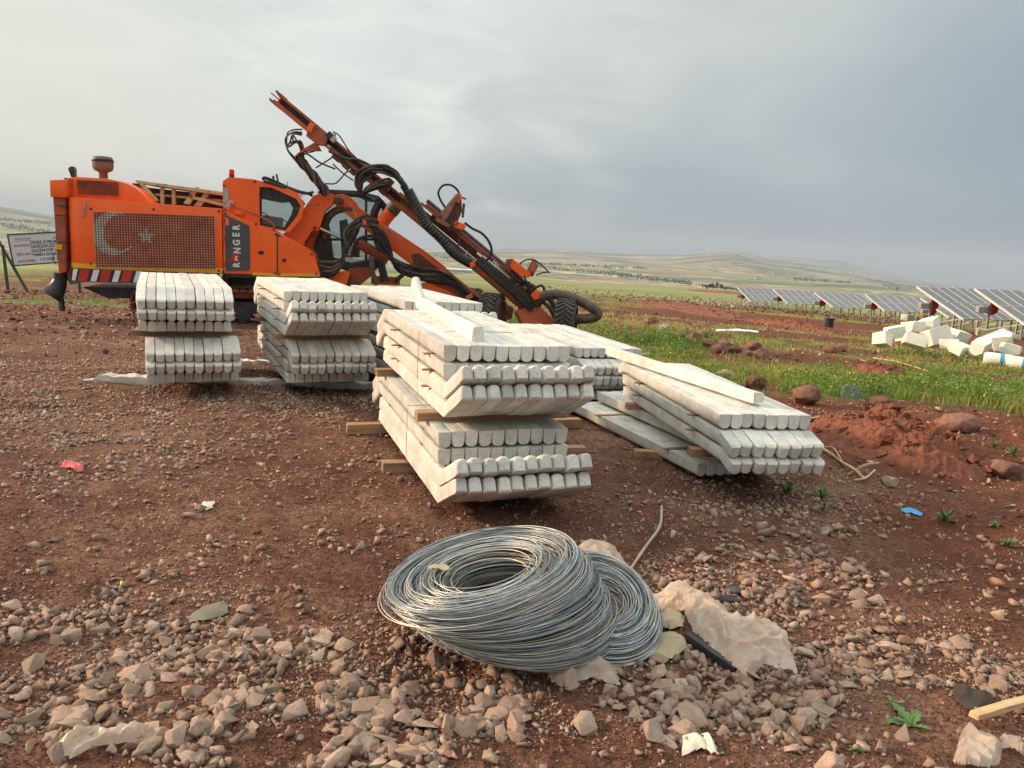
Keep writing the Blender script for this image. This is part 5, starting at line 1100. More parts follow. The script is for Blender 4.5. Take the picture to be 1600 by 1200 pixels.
mound([(1085, 455), (1102, 455), (1093, 457), (1093, 452)], 1.1, 'distant brown dirt heap left of the first solar row', 8, n=30)
mound([(1330, 575), (1400, 580), (1360, 585), (1360, 570)], .20, 'low strip of turned red soil among yellow grass', 9)

# ------------------------------------------------------------------ wire coils
def coil(name, c0, c1, ax0, ax1, n, rin, rout, label, seed, wr=.0021, ell=1.0, seg=46):
    rd = np.random.default_rng(seed); Vs = []; Fs = []; Cs = []; off = 0; ns = 4; t = np.linspace(0, 2*PI, seg, endpoint=False)
    for k in range(n):
        f = (k+.5)/n+rd.normal(0, .012); f = min(max(f, 0), 1); c = np.array(c0)*(1-f)+np.array(c1)*f+rd.normal(0, .004, 3); ax = np.array(ax0)*(1-f)+np.array(ax1)*f+rd.normal(0, .014, 3); ax /= np.linalg.norm(ax)
        u = np.cross(ax, [0, 1, 0]); u /= np.linalg.norm(u); v = np.cross(ax, u); q = rd.random()**.55; r = (rin+(rout-rin)*(.35*(1-f))*.8+(rout-rin)*(1-.28*(1-f))*q) if n > 200 else rin+(rout-rin)*q; r = min(r, rout*(.90+.10*math.sin(PI*min(1, f*1.15))))
        rr = r*(1+.012*np.sin(t*2+rd.uniform(0, 6))*rd.normal(0, 1)+.010*np.sin(t*3+rd.uniform(0, 6)))
        if rd.random() < .06: rr = rr*(1+.05*np.exp(-((t-rd.uniform(0, 6))/.5)**2))
        hh = .004*np.sin(t*2+rd.uniform(0, 6))*rd.normal(0, 1)+.004*np.sin(t+rd.uniform(0, 6))
        P = c+np.outer(rr*np.cos(t)*ell, u)+np.outer(rr*np.sin(t), v)+np.outer(hh, ax); P[:, 2] = np.maximum(P[:, 2], terrain(P[:, 0], P[:, 1])+.004)
        T = np.roll(P, -1, 0)-np.roll(P, 1, 0); T /= np.linalg.norm(T, axis=1)[:, None]; A = np.cross(T, ax); A /= np.linalg.norm(A, axis=1)[:, None]; B = np.cross(T, A)
        ring = np.stack([P+(A*math.cos(a)+B*math.sin(a))*wr for a in (0, PI/2, PI, 3*PI/2)], 1).reshape(-1, 3); Vs.append(ring)
        i = np.arange(seg)[:, None]*ns; i2 = ((np.arange(seg)+1) % seg)[:, None]*ns; j = np.arange(ns)[None]; j2 = (j+1) % ns
        Fs.append(np.stack([(i+j).ravel(), (i+j2).ravel(), (i2+j2).ravel(), (i2+j).ravel()], 1)+off); off += seg*ns
        base = np.array([(.42, .46, .49), (.30, .34, .37), (.56, .58, .57), (.60, .52, .41), (.17, .19, .21)][rd.choice(5, p=[.28, .24, .2, .14, .14])])*rd.uniform(.8, 1.15); Cs.append(np.tile(base, (seg*ns, 1)))
    return tag(link(name, np_mesh(name, np.vstack(Vs), np.vstack(Fs), M['wire'], np.vstack(Cs), 4, True)), label, 'wire coil')
ctop = zat(754, 884, .335); cbot = zat(822, 966, .06)
coil('wire_coil', cbot, ctop, (.06, -.02, 1), (-.25, .0, 1), 520, .125, .415, 'large heap of blue-grey galvanised wire coiled on the rubble', 1)
clf = zat(742, 890, .31)
coil('loose_wire_loops', (clf.x+.02, clf.y, clf.z-.05), (clf.x-.0, clf.y, clf.z+.02), (-.22, .0, 1), (-.28, .02, 1), 22, .23, .405, 'loose outer wire strands sagging off the left rim of the large coil', 5)
c2 = zat(968, 960, .115)
coil('wire_coil', (c2.x-.045, c2.y-.0, .085), (c2.x-.085, c2.y+.02, .20), (.10, -.42, .85), (.16, -.40, .85), 190, .06, .235, 'smaller flatter wire coil leaning against the right of the large one', 2)

# ------------------------------------------------------------------ scraps, sheets, sticks and weeds
def sheet(name, A, B, zt, amp, label, mat, cat, nu=34, nv=16, seed=1, crease=10):
    pa = [gp(*p) for p in A]; pb = [gp(*p) for p in B]; rd = random.Random(seed); vs = []; fs = []
    def along(P, f):
        s = f*(len(P)-1); i = min(int(s), len(P)-2); return P[i].lerp(P[i+1], s-i)
    cr = [(rd.uniform(0, PI), rd.uniform(0, 6), rd.uniform(.6, 1.4)) for _ in range(6)]
    for i in range(nu):
        for j in range(nv):
            u, v = i/(nu-1), j/(nv-1); p = along(pa, u).lerp(along(pb, u), v); h = 0
            ed = min(u, 1-u, v, 1-v)
            for a, o_, k in cr: h += abs(((p.x*math.cos(a)+p.y*math.sin(a))*crease*k*.75+o_) % 2-1)*.17
            h *= .25+.75*min(1, ed*9); z = tz(p.x, p.y)+.008+zt*.5*(.35+.65*math.sin(PI*v))*(.4+.6*math.sin(PI*min(1, u*1.1)))+amp*.5*h+(.3+.7*min(1, ed*7))*(.030*max(0, 1-5*abs(mnoise.noise(Vector((p.x*5.5, p.y*5.5, seed)))))+.018*max(0, 1-4*abs(mnoise.noise(Vector((p.x*13, p.y*13, seed+7))))))*(amp > .02)*min(1, amp/.06)
            jx = rd.uniform(-.006, .006) if ed == 0 else 0; vs.append((p.x+jx, p.y+jx, z))
    for i in range(nu-1):
        for j in range(nv-1): fs.append((i*nv+j, (i+1)*nv+j, (i+1)*nv+j+1, i*nv+j+1))
    b = MB(); b.add(vs, fs); me = b.mesh(name, M[mat], False, 0, False); me.polygons.foreach_set('use_smooth', [True]*len(me.polygons)); return tag(link(name, me), label, cat)
sheet('plastic_sheet', [(1018, 942), (1045, 934), (1082, 938), (1108, 958), (1150, 980), (1192, 982), (1228, 1003), (1234, 1028)], [(1026, 962), (1052, 964), (1070, 968), (1084, 1000), (1120, 1032), (1163, 1068), (1196, 1044), (1245, 1062)], .09, .11, 'long crumpled sheet of dusty translucent plastic right of the wire coils', 'film', 'plastic sheet', 110, 44, 1, 4.2)
sheet('plastic_sheet', [(892, 866), (925, 862), (960, 868), (975, 885)], [(905, 905), (930, 908), (955, 915), (985, 914)], .13, .05, 'orange-tinted plastic film showing behind the large wire coil', 'film', 'plastic sheet', 26, 14, 2, 12)
sheet('plastic_sheet', [(845, 1044), (880, 1038), (920, 1034), (958, 1038)], [(862, 1074), (885, 1082), (925, 1066), (968, 1080)], .03, .07, 'small crumpled plastic scrap in front of the large wire coil', 'film_white', 'plastic sheet', 46, 28, 3, 8)
sheet('plastic_film', [(78, 1178), (125, 1158), (165, 1150), (205, 1142), (230, 1136)], [(110, 1192), (140, 1178), (175, 1172), (205, 1172), (228, 1160)], .02, .07, 'torn pale plastic strip over stones in the bottom left corner', 'film_white', 'plastic sheet', 70, 24, 4, 9)
sheet('plastic_bag', [(1500, 1152), (1520, 1150), (1548, 1160), (1566, 1172)], [(1488, 1196), (1505, 1204), (1530, 1206), (1560, 1200)], .015, .05, 'torn whitish plastic bag at the bottom right edge', 'film_white', 'plastic bag', 50, 34, 5, 9)
sheet('plastic_bag', [(1560, 1160), (1580, 1158), (1600, 1166)], [(1562, 1172), (1585, 1180), (1600, 1188)], .03, .05, 'thin pale plastic shred beside the torn whitish bag', 'film_white', 'plastic bag', 20, 8, 6, 18)
M['pinkrag'] = pmat('pink_cloth', (.62, .13, .14), (.42, .09, .09), 12, .9, .3); M['bluerag'] = pmat('blue_film', (.05, .33, .60), (.04, .25, .5), 12, .5, .1); M['yel'] = pmat('yellow_plastic', (.75, .62, .03), (.6, .5, .03), 12, .5, 0); M['paper'] = pmat('dirty_paper', (.66, .60, .48), (.45, .38, .28), 8, .9, .2); M['darkrag'] = pmat('dark_rag', (.065, .042, .035), (.03, .02, .018), 12, .9, .5, dirt=(.22, .06, .05), dirt_amt=.62)
sheet('rag', [(98, 727), (110, 724), (120, 726), (131, 727)], [(96, 733), (108, 733), (118, 741), (130, 739)], .015, .03, 'crumpled pink rag on open soil at the left', 'pinkrag', 'rag', 18, 8, 7, 30)
sheet('paper_scrap', [(315, 785), (325, 787), (335, 785)], [(318, 797), (322, 801), (332, 795)], .01, .02, 'torn white paper scrap on the soil at left centre', 'paper', 'paper', 10, 6, 8, 30)
sheet('plastic_scrap', [(186, 912), (191, 911), (196, 914)], [(187, 920), (191, 920), (195, 919)], .01, .01, 'tiny bright yellow plastic scrap among stones at left', 'yel', 'plastic scrap', 6, 5, 9, 30)
sheet('plastic_scrap', [(1408, 797), (1420, 795), (1432, 799), (1442, 804)], [(1408, 801), (1420, 803), (1430, 806), (1440, 808)], .015, .015, 'bright blue plastic scrap on the soil at right', 'bluerag', 'plastic scrap', 12, 6, 10, 30)
sheet('rubber_strip', [(1085, 940), (1105, 936), (1130, 933), (1150, 935)], [(1086, 947), (1108, 945), (1130, 943), (1152, 943)], .03, .01, 'black rubber strip lying on stones above the plastic sheet', 'black', 'rubber strip', 16, 5, 11, 12)
sheet('rubber_strip', [(1132, 921), (1148, 921), (1162, 924)], [(1134, 929), (1150, 930), (1164, 931)], .03, .01, 'shorter dark strip behind the black rubber strip', 'greyplate', 'rubber strip', 12, 5, 12, 12)
sheet('glove', [(1484, 1082), (1500, 1074), (1520, 1080), (1545, 1088)], [(1490, 1096), (1508, 1112), (1528, 1112), (1552, 1102)], .01, .022, 'crumpled dark work glove among stones at the right edge', 'darkrag', 'glove', 22, 14, 13, 22)
sheet('cardboard', [(1008, 1002), (1030, 996), (1052, 992), (1070, 1002)], [(1000, 1036), (1016, 1032), (1050, 1034), (1072, 1018)], .04, .025, 'torn cardboard flaps beside the smaller wire coil', 'card', 'cardboard', 16, 10, 14, 14)
sheet('cardboard', [(1028, 965), (1045, 960), (1065, 966)], [(1030, 985), (1048, 990), (1068, 984)], .06, .03, 'curled cardboard piece wedged under the big plastic sheet', 'card', 'cardboard', 14, 8, 15, 14)
sheet('paper_scrap', [(1066, 1142), (1085, 1150), (1102, 1160)], [(1066, 1186), (1092, 1176), (1106, 1176)], .035, .01, 'stiff folded paper wedge between stones at bottom centre', 'paper', 'paper', 10, 8, 16, 6)
sheet('paper_scrap', [(1094, 1152), (1104, 1150), (1110, 1158)], [(1108, 1182), (1116, 1184), (1122, 1184)], .04, .012, 'narrow pleated paper strip beside the folded paper wedge', 'paper', 'paper', 8, 10, 17, 25)
sheet('metal_sheet', [(296, 966), (318, 950), (345, 944), (356, 946)], [(292, 976), (318, 974), (340, 968), (356, 960)], .02, .008, 'bent grey-green metal offcut on the rubble left of the coil', 'metalgreen', 'metal offcut', 14, 6, 18, 6) if M.setdefault('metalgreen', pmat('weathered_sheet', (.19, .17, .12), (.12, .11, .08), 10, .8, .3)) else None
sheet('white_slab', [(1118, 515), (1150, 514), (1185, 517)], [(1118, 518), (1150, 518), (1185, 520)], .06, .0, 'long thin white strip lying in the far grass', 'white', 'plastic strip', 14, 4, 19, 2)
sheet('plastic_sheet', [(1028, 510), (1040, 508), (1050, 512)], [(1022, 520), (1038, 520), (1048, 518)], .12, .06, 'pale greenish plastic scrap in the grass above the low stack', 'film_white', 'plastic sheet', 14, 8, 20, 6)
sheet('plastic_sheet', [(1540, 602), (1560, 606), (1580, 612)], [(1536, 612), (1558, 618), (1576, 620)], .05, .05, 'whitish plastic scraps on the dirt near the right edge', 'film_white', 'plastic sheet', 18, 8, 21, 8)
sheet('tape_strip', [(670, 886), (690, 884), (702, 888)], [(668, 892), (688, 893), (700, 894)], .0, .0, 'short grey cardboard strip resting inside the wire coil ring', 'card', 'cardboard', 6, 4, 22, 6)
for o in [o for o in COL.objects if o.name.startswith('tape_strip')]:
    for v in o.data.vertices: v.co = zat(*[float(q) for q in project(*v.co)[:2]], .30)+Vector((0, 0, random.uniform(0, .004)))
def stick(pts, r, label, mat='palewood', name='stick', cat='stick', up=0):
    P = [];
    for p in pts: g = gp(*p[:2]); g.z += r+(p[2] if len(p) > 2 else 0)+up; P.append(g)
    P = catmull(P, 5) if len(P) > 2 else P; rd = random.Random(int(pts[0][0])); b = MB(); b.tube(P, [r*rd.uniform(.75, 1.15) for _ in P], 6); return tag(b.build(name, M[mat], smooth=True), label, cat)
stick([(985, 892), (1008, 862, .02), (1030, 832, .03), (1033, 800, .03)], .009, 'bent grey stick on the soil between coil and stacks', 'hose_brown' if False else 'card')
stick([(1262, 655), (1285, 661, .05), (1312, 669)], .008, 'pale straight stick running from the stack to the red heap')
stick([(1268, 697), (1290, 712, .03), (1312, 722), (1335, 745, .04), (1350, 751)], .012, 'dry cane stalk lying left of the red clay heap')
stick([(1278, 702), (1300, 708, .04), (1318, 728)], .008, 'thin split cane beside the thicker dry cane stalk')
stick([(1325, 744), (1350, 741, .06), (1370, 735, .05)], .010, 'short frayed cane end at the foot of the red heap')
stick([(1335, 752), (1352, 752, .02), (1366, 742, .03)], .008, 'curled cane fibre under the frayed cane end')
stick([(1365, 560), (1405, 570, .04), (1450, 581)], .014, 'long pale stick lying in the yellow grass patch')
stick([(1345, 563), (1370, 574, .03), (1412, 583)], .012, 'second long stick just below the pale one in grass')
a = onz(1518, 1136, .045); b_ = onz(1625, 1108, .055); timber(a, b_, .035, .022, 'light wooden stake lying on stones at the right edge', 'palewood', 'wooden_stake', 'stake', None)
a = onz(1072, 1003, .03); b_ = onz(1150, 1056, .02); timber(a, b_, .03, .03, 'dark metal bar under the edge of the long plastic sheet', 'darksteel', 'metal_bar', 'metal bar', None)
def weed(px, py, size, label, seed, spiky=False):
    g = gp(px, py); o = empty('weed', (g.x, g.y, tz(g.x, g.y)), 0, label, 'weed', 'small weeds on the soil'); rd = random.Random(seed); b = MB(); n = 26 if spiky else 9
    for k in range(n):
        a = rd.uniform(0, 2*PI); L = size*rd.uniform(.6, 1.1); w_ = L*(.05 if spiky else .20); el = rd.uniform(.5, 1.3) if spiky else rd.uniform(.15, .6); m = 9; d = Vector((math.cos(a), math.sin(a), 0)); s = Vector((-d.y, d.x, 0)); vs = []; fs = []
        for i in range(m):
            f = i/(m-1); p = d*(L*f*math.cos(el))+Vector((0, 0, L*f*math.sin(el)-L*.5*f*f*(0.5 if spiky else .6)+.004)); ww = w_*math.sin(PI*min(.97, f*.9+.08))*(1 if spiky or i % 2 else .5); vs += [p-s*ww+Vector((0, 0, .2*ww)), p, p+s*ww+Vector((0, 0, .2*ww))]
        for i in range(m-1):
            for j in range(2): fs.append((i*3+j, i*3+j+1, i*3+j+4, i*3+j+3))
        b.add(vs, fs)
    b.build('leaves', M['leaf'], o, recalc=False); st = MB(); st.tube([(0, 0, 0), (0, .003, size*.2), (.004, 0, size*.35)], .003, 5); st.build('stem', M['leaf'], o, smooth=True)
for i, (x, y, s, l, sp) in enumerate([(1424, 1136, .12, 'jagged leafy weed on the soil near the bottom right', 0), (1338, 1172, .045, 'tiny weed at the bottom edge, left of the jagged leafy one', 0), (1392, 1100, .05, 'small weed seedling just above the jagged leafy one', 0), (1350, 1046, .04, 'tiny green sprout among stones right of the plastic sheet', 0), (1228, 773, .16, 'dark grassy tuft in front of the right-hand stack', 1), (1282, 782, .15, 'brighter grassy tuft right of the dark tuft', 1), (1475, 815, .13, 'pale green tuft beside the blue scrap', 1), (429, 1110, .05, 'small green sprout in the front left rubble', 0), (258, 1112, .035, 'tiny green sprout left of the front rubble sprout', 0), (352, 970, .03, 'tiny sprout beside the bent metal offcut', 0), (1552, 700, .12, 'small grass tuft on soil near the right edge', 1), (1582, 712, .12, 'grass tuft closest to the right edge', 1), (888, 772, .10, 'thin grassy tuft right of the nearest tall stack', 1), (1552, 820, .08, 'small sprout on dug soil at far right', 0), (1573, 855, .10, 'dry yellowish tuft on dug soil at far right', 1), (1285, 800, .08, 'straw-coloured tuft under the brighter grassy tuft', 1)]): weed(x, y, s, l, 40+i, bool(sp))

# ------------------------------------------------------------------ field of grass
def build_grass():
    x, y = ground_pts(330000, 6.5, 75, .35, 40); extra = 60000
    # denser fringe just behind the stacks
    xe = rng.uniform(1.2, 9.5, extra); ye = rng.uniform(6.5, 15, extra); x = np.concatenate([x, xe]); y = np.concatenate([y, ye])
    g, f, rd = zones(x, y); d = np.hypot(x, y); cl = fbm(x*2.3+4, y*2.3, 3); kp = rng.random(len(x)) < g**1.5*np.clip((cl-.40)*6, .05, 1)
    x, y, d, cl = x[kp], y[kp], d[kp], cl[kp]; n = len(x); z = terrain(x, y); tall = fbm(x*.45+60, y*.45, 3); near = 1-sstep(10, 22, d)
    h = (.045+.11*np.clip((tall-.3)*2.4, 0, 1)**1.5)*rng.uniform(.4, 1.4, n)*(1+.5*near)*np.clip((y-yb(x))*.45+.25, .25, 1); wd = .0042*(d/7)**.75; a = rng.uniform(0, 2*PI, n); dx, dy = np.cos(a), np.sin(a); lean = rng.normal(.35, .25, n)*h; la = rng.uniform(0, 2*PI, n); lx, ly = np.cos(la)*lean, np.sin(la)*lean
    P0 = np.stack([x-dx*wd, y-dy*wd, z-.01], 1); P1 = np.stack([x+dx*wd, y+dy*wd, z-.01], 1); P2 = np.stack([x+dx*wd*.8+lx*.35, y+dy*wd*.8+ly*.35, z+h*.6], 1); P3 = np.stack([x-dx*wd*.8+lx*.35, y-dy*wd*.8+ly*.35, z+h*.6], 1); P4 = np.stack([x+lx, y+ly, z+h], 1)
    V = np.stack([P0, P1, P2, P3, P4], 1).reshape(-1, 3); i = np.arange(n)[:, None]*5; F = np.concatenate([i+np.array([[0, 1, 2]]), i+np.array([[0, 2, 3]]), i+np.array([[3, 2, 4]])])
    dry = fbm(x*.28+11, y*.5+3, 4); fr = np.clip((dry-.42)*7+.62*sstep(8.5, 15, d), 0, 1)[:, None]; gcol = np.array([(.175, .26, .05)])*rng.uniform(.6, 1.45, (n, 1)); ycol = np.array([(.47, .39, .13)])*rng.uniform(.65, 1.25, (n, 1)); fr = np.clip(fr-.75*(1-sstep(2, 5, y-yb(x)))[:, None], 0, 1); c = gcol*(1-fr)+ycol*fr
    o_ = (rng.random(n) < .10)[:, None]; c = np.where(o_, np.array([(.42, .26, .10)])*rng.uniform(.7, 1.1, (n, 1)), c)
    b = NB('grass_blades'); at_ = b.N('ShaderNodeAttribute'); at_.attribute_name = 'tint'; b.fin(at_.outputs['Color'], .6, None, 0, .2); tr = b.N('ShaderNodeBsdfTranslucent'); b.L(at_.outputs['Color'], tr.inputs[0]); m = b.N('ShaderNodeMixShader'); m.inputs[0].default_value = .35; b.L(b.b.outputs[0], m.inputs[1]); b.L(tr.outputs[0], m.inputs[2]); b.L(m.outputs[0], b.out.inputs[0]); M['grass'] = b.m
    tag(link('grass', np_mesh('grass', V, F, b.m, np.repeat(c, 5, 0))), kind='stuff', label='green and straw-coloured grass over the field', cat='grass')
    # leafy weeds between the blades: small leaf faces on stalks
    x, y = ground_pts(85000, 6.5, 24, .5, 38); g, f, rd = zones(x, y); px, py, Z = projv(np.stack([x, y, terrain(x, y)], 1)); pk = np.exp(-((px-1440)/150)**2-((py-620)/32)**2)+.8*np.exp(-((px-1010)/90)**2-((py-540)/35)**2)+.12+.35*(1-sstep(1.5, 5, y-yb(x))); cl = fbm(x*1.6+74, y*1.6, 3); kp = rng.random(len(x)) < g*np.clip(pk, 0, 1)*np.clip((cl-.42)*6, 0, 1); x, y, pk = x[kp], y[kp], pk[kp]; k = 9; n = len(x)*k
    x = np.repeat(x, k)+rng.normal(0, .035, n); y = np.repeat(y, k)+rng.normal(0, .035, n); z = terrain(x, y)+rng.uniform(.02, .26, n)*np.repeat(.5+.5*np.clip(pk, 0, 1), k); s = rng.uniform(.008, .02, n)*(np.hypot(x, y)/9)**.6; Rm = euler_mats(n, 1.0); q = np.array([(-1, -.4, 0), (0, -.7, 0), (1, 0, 0), (0, .7, 0)])
    V = (np.einsum('nij,vj->nvi', Rm, q)*s[:, None, None]+np.stack([x, y, z], 1)[:, None]).reshape(-1, 3); F = (np.arange(n)[:, None]*4+np.array([[0, 1, 2, 3]])); c = np.array([(.17, .27, .055)])*rng.uniform(.5, 1.4, (n, 1)); fl = (rng.random(n) < .02)[:, None]; c = np.where(fl, np.array([(.75, .68, .06)]), c)
    tag(link('leafy_ground_cover', np_mesh('leafy_ground_cover', V, F, b.m, np.repeat(c, 4, 0), 4)), kind='stuff', label='leafy green weeds with tiny yellow flowers in the grass', cat='ground cover')
build_grass()

# ------------------------------------------------------------------ solar rows
def solar(tp, bp, D, dD, cols, label, mw=.82, slat=False):
    T = at(*tp, D); Bt = at(*bp, D-dD); e = Bt-T; L = e.length; eh = Vector((e.x, e.y, 0)).normalized(); rw = Vector((-eh.y, eh.x, 0)); rw = rw if rw.x > 0 else -rw
    nrm = rw.cross(e).normalized(); nrm = nrm if nrm.z > 0 else -nrm; g0 = tz(T.x, T.y); root = empty('solar_row', (T.x, T.y, g0), 0, label, 'solar panels', 'tilted solar panel rows'); O = Vector((T.x, T.y, g0))
    ed = e.normalized(); ml = (L-.04)/2; Mx = Matrix((rw, ed, nrm)).transposed().to_4x4()
    proto = None
    for c in range(cols):
        for r in range(2):
            p = T+rw*(mw*(c+.5))+ed*(ml*(r+.5)+.04*r)-O; X = Matrix.Translation(p) @ Mx
            if proto is None:
                b = MB(); b.box((0, 0, 0), (mw-.06, ml-.06, .03)); me = b.mesh('solar_module', M['cells']); b = MB()
                for sx in (-1, 1): b.box((sx*(mw/2-.022), 0, 0), (.026, ml-.012, .045))
                for sy in (-1, 1): b.box((0, sy*(ml/2-.022), 0), (mw-.07, .026, .045))
                fm = b.mesh('module_frame', M['alu']); proto = 1
            o = link('solar_module', me, None, root); o.matrix_local = X; f_ = link('module_frame', fm, None, o)
    def seg(name, a, b_, w_, h, mat): q = MB(); q.beam(a-O, b_-O, w_, h); return q.build(name, M[mat], root)
    for fr in (.22, .74): a = T+ed*(L*fr)-nrm*.09; seg('purlin', a, a+rw*(mw*cols), .05, .10, 'galv')
    a = T-nrm*.03-rw*.02; seg('edge_rail', a, a+ed*L, .05, .10, 'alu')
    for c in np.arange(.25, cols, 2.6):
        a = T+ed*(L*.30)-nrm*.1+rw*(mw*c); seg('leg', a, Vector((a.x, a.y, tz(a.x, a.y)-.1)), .10, .10, 'galv'); a2 = T+ed*(L*.92)-nrm*.1+rw*(mw*c); seg('leg', a2, Vector((a2.x, a2.y, tz(a2.x, a2.y)-.1)), .08, .08, 'galv'); m = Vector((a.x, a.y, tz(a.x, a.y)+.35)); seg('brace', m, a2+Vector((0, 0, -.05)), .04, .04, 'galv')
    a = T+ed*(L*.36)-nrm*.5+rw*.35-O; b = MB(); b.lathe([(.05, -.06), (.30, -.05), (.32, 0), (.30, .05), (.05, .06)], a, 18, 'Y'); b.build('drive_wheel', M['red'], root, smooth=True); b = MB(); b.box(a+Vector((-.55, .0, -.05)), (.55, .30, .34)); b.build('drive_motor', M['galv'], root, bevel=.04)
    return root
solar((1523, 451), (1602, 507), 43, 3.2, 9, 'nearest solar row, cut off by the right edge of the photo')
solar((1433, 448), (1506, 499), 48, 3.2, 10, 'second nearest solar row, large, left of the one at the edge')
solar((1439, 466), (1483, 496), 60, 3.1, 12, 'lower solar row peeking out underneath the second nearest row')
solar((1352, 460), (1383, 486), 66, 3.1, 12, 'fourth solar row from the left in the distance')
solar((1272, 457), (1302, 480), 73, 3.1, 12, 'third solar row from the left in the distance')
solar((1208, 452), (1231, 474), 84, 3.1, 12, 'second solar row from the left in the distance')
solar((1152, 449), (1173, 471), 95, 3.1, 11, 'leftmost and farthest solar row')

# ------------------------------------------------------------------ dumped foam blocks, bags and bits by the panels
def block(px, py, wpx, D, hz, label, seed, mat='pod', asp=(1, .75, .7), tilt=.35, name='foam_block', cat='foam block', grp='white foam blocks dumped in the grass'):
    c = at(px, py, D); r = wpx*.9/FPX*D; rd = random.Random(seed); b = MB(); n = 4
    bm = bmesh.new(); hs_ = (r*asp[0]/2, r*asp[1]/2, r*asp[2]/2)
    for sx in (-1, 1):
        for sy in (-1, 1):
            for sz in (-1, 1):
                p = Vector((sx*hs_[0]*rd.uniform(.86, 1.05), sy*hs_[1]*rd.uniform(.86, 1.05), sz*hs_[2]*rd.uniform(.84, 1.06)))
                if rd.random() < .33 and name == 'foam_block':
                    cu = rd.uniform(.2, .55)
                    for ax in range(3): q = p.copy(); q[ax] -= (sx, sy, sz)[ax]*hs_[ax]*cu*rd.uniform(.6, 1.6); bm.verts.new(q)
                else: bm.verts.new(p)
    bmesh.ops.convex_hull(bm, input=bm.verts); bmesh.ops.dissolve_limit(bm, angle_limit=R(6), verts=bm.verts, edges=bm.edges); bmesh.ops.bevel(bm, geom=bm.edges[:], offset=r*.012, segments=1, affect='EDGES', clamp_overlap=True)
    me = bpy.data.meshes.new(name); bm.to_mesh(me); bm.free(); me.materials.append(M[mat]); o = link(name, me); g = tz(c.x, c.y)
    o.location = (c.x, c.y, max(c.z, g+r*asp[2]*.30)); o.rotation_euler = (rd.uniform(-tilt, tilt), rd.uniform(-tilt, tilt), rd.uniform(-.6, .8)); return tag(o, label, cat, grp)
NM = [(1379, 531, 30, 20.0, 'leftmost upright white foam block of the heap'), (1398, 519, 32, 20.6, 'foam block leaning behind the leftmost block'), (1427, 510, 32, 21.0, 'big foam block standing on top at the left of the heap'), (1452, 508, 32, 21.4, 'squarish white block right of the one on top of the heap'), (1412, 527, 26, 21.0, 'foam block half hidden between the leftmost and top blocks'), (1430, 533, 38, 19.6, 'wide foam block at the front below the top block'), (1463, 527, 38, 20.4, 'long tilted foam block in the middle of the heap'), (1483, 537, 30, 19.6, 'thin tilted foam slab right of the wide front block'), (1499, 544, 30, 19.2, 'low foam block sunk in grass right of the thin slab'), (1497, 526, 30, 21.0, 'pale foam block behind the low sunken block'), (1531, 543, 36, 19.0, 'large corner-on foam block right of the sunken one'), (1549, 530, 20, 20.5, 'small foam offcut behind the corner-on block'), (1566, 533, 32, 19.8, 'flat foam wedge near the right edge of the heap'), (1578, 545, 28, 19.0, 'dirty foam block at the right end of the heap'), (1583, 525, 14, 20.6, 'small white lump above the flat wedge')]
for i, (x, y, w_, D, l) in enumerate(NM): block(x, y, w_, D, 0, l, 60+i, asp=[(1, .8, .8), (1, .7, .65), (1, .8, .55)][i % 3 if i != 7 else 2])
block(1418, 496, 20, 26, 0, 'grey block of stacked slabs behind the foam heap', 90, 'galv', (1, .7, .55), .02, 'slab_stack', 'slab stack', None); block(1441, 497, 15, 26, 0, 'small brown crate beside the grey slab stack', 91, 'wood', (1, .8, .9), .03, 'crate', 'crate', None); block(1534, 519, 16, 24, 0, 'small tan box behind the heap, under the solar rows', 92, 'khaki', (1, .8, .8), .15, 'box', 'box', None)
def bag(px, py, wpx, D, label, rz):
    c = at(px, py, D); r = wpx/FPX*D/2; o = empty('rolled_bag', (c.x, c.y, max(c.z, tz(c.x, c.y)+r*.35)), rz, label, 'bag', 'white rolls with blue stripe'); b = MB(); prof = [(r*.12, -r), (r*.42, -r*.99), (r*.5, -r*.9), (r*.52, -r*.4), (r*.50, 0), (r*.53, r*.4), (r*.5, r*.9), (r*.42, r), (r*.12, r)]
    b.lathe(prof, (0, 0, 0), 20, 'Y'); b.build('roll', M['pod'], o, smooth=True); b = MB(); b.lathe([(r*.532, -r*.35), (r*.535, -r*.3), (r*.535, -r*.12), (r*.532, -r*.08)], (0, 0, 0), 20, 'Y'); b.build('blue_stripe', M['bluerag'], o, smooth=True)
bag(1560, 562, 40, 17.6, 'white roll with a blue stripe at the end of the foam heap', R(62)); bag(1597, 568, 40, 17.0, 'second blue-striped white roll cut by the right edge', R(48))
a = at(1534, 535, 20.5); b_ = at(1576, 518, 21.5); q = MB(); q.beam(a, b_, .35, .04, (0, -.5, 1)); tag(q.build('leaning_board', M['white'], bevel=.005), 'whitish board leaning over the foam heap', 'board')
for (pa, pb, l) in (((1490, 507), (1600, 484), 'long thin pole lying under the second nearest row'), ((1560, 516), (1600, 506), 'short pole on the ground under the nearest row')):
    a = gp(*pa); b_ = gp(*pb); a.z += .05; b_.z += .12; q = MB(); q.tube([a, b_], .035, 6); tag(q.build('pole', M['galv'], smooth=True), l, 'pole')
g = gp(1295, 511); q = empty('black_pipe', (g.x, g.y, g.z), 0, 'black capped pipe stub standing in the grass', 'pipe'); r = 6/FPX*math.hypot(g.x, g.y); b = MB(); b.lathe([(r, -.1), (r, r*1.9)], (0, 0, 0), 20); b.build('pipe_body', M['black'], q, smooth=True); b = MB(); b.lathe([(r*1.3, r*1.9), (r*1.35, r*2.0), (r*1.3, r*2.2)], (0, 0, 0), 20); b.build('pipe_cap', M['black'], q, smooth=True)
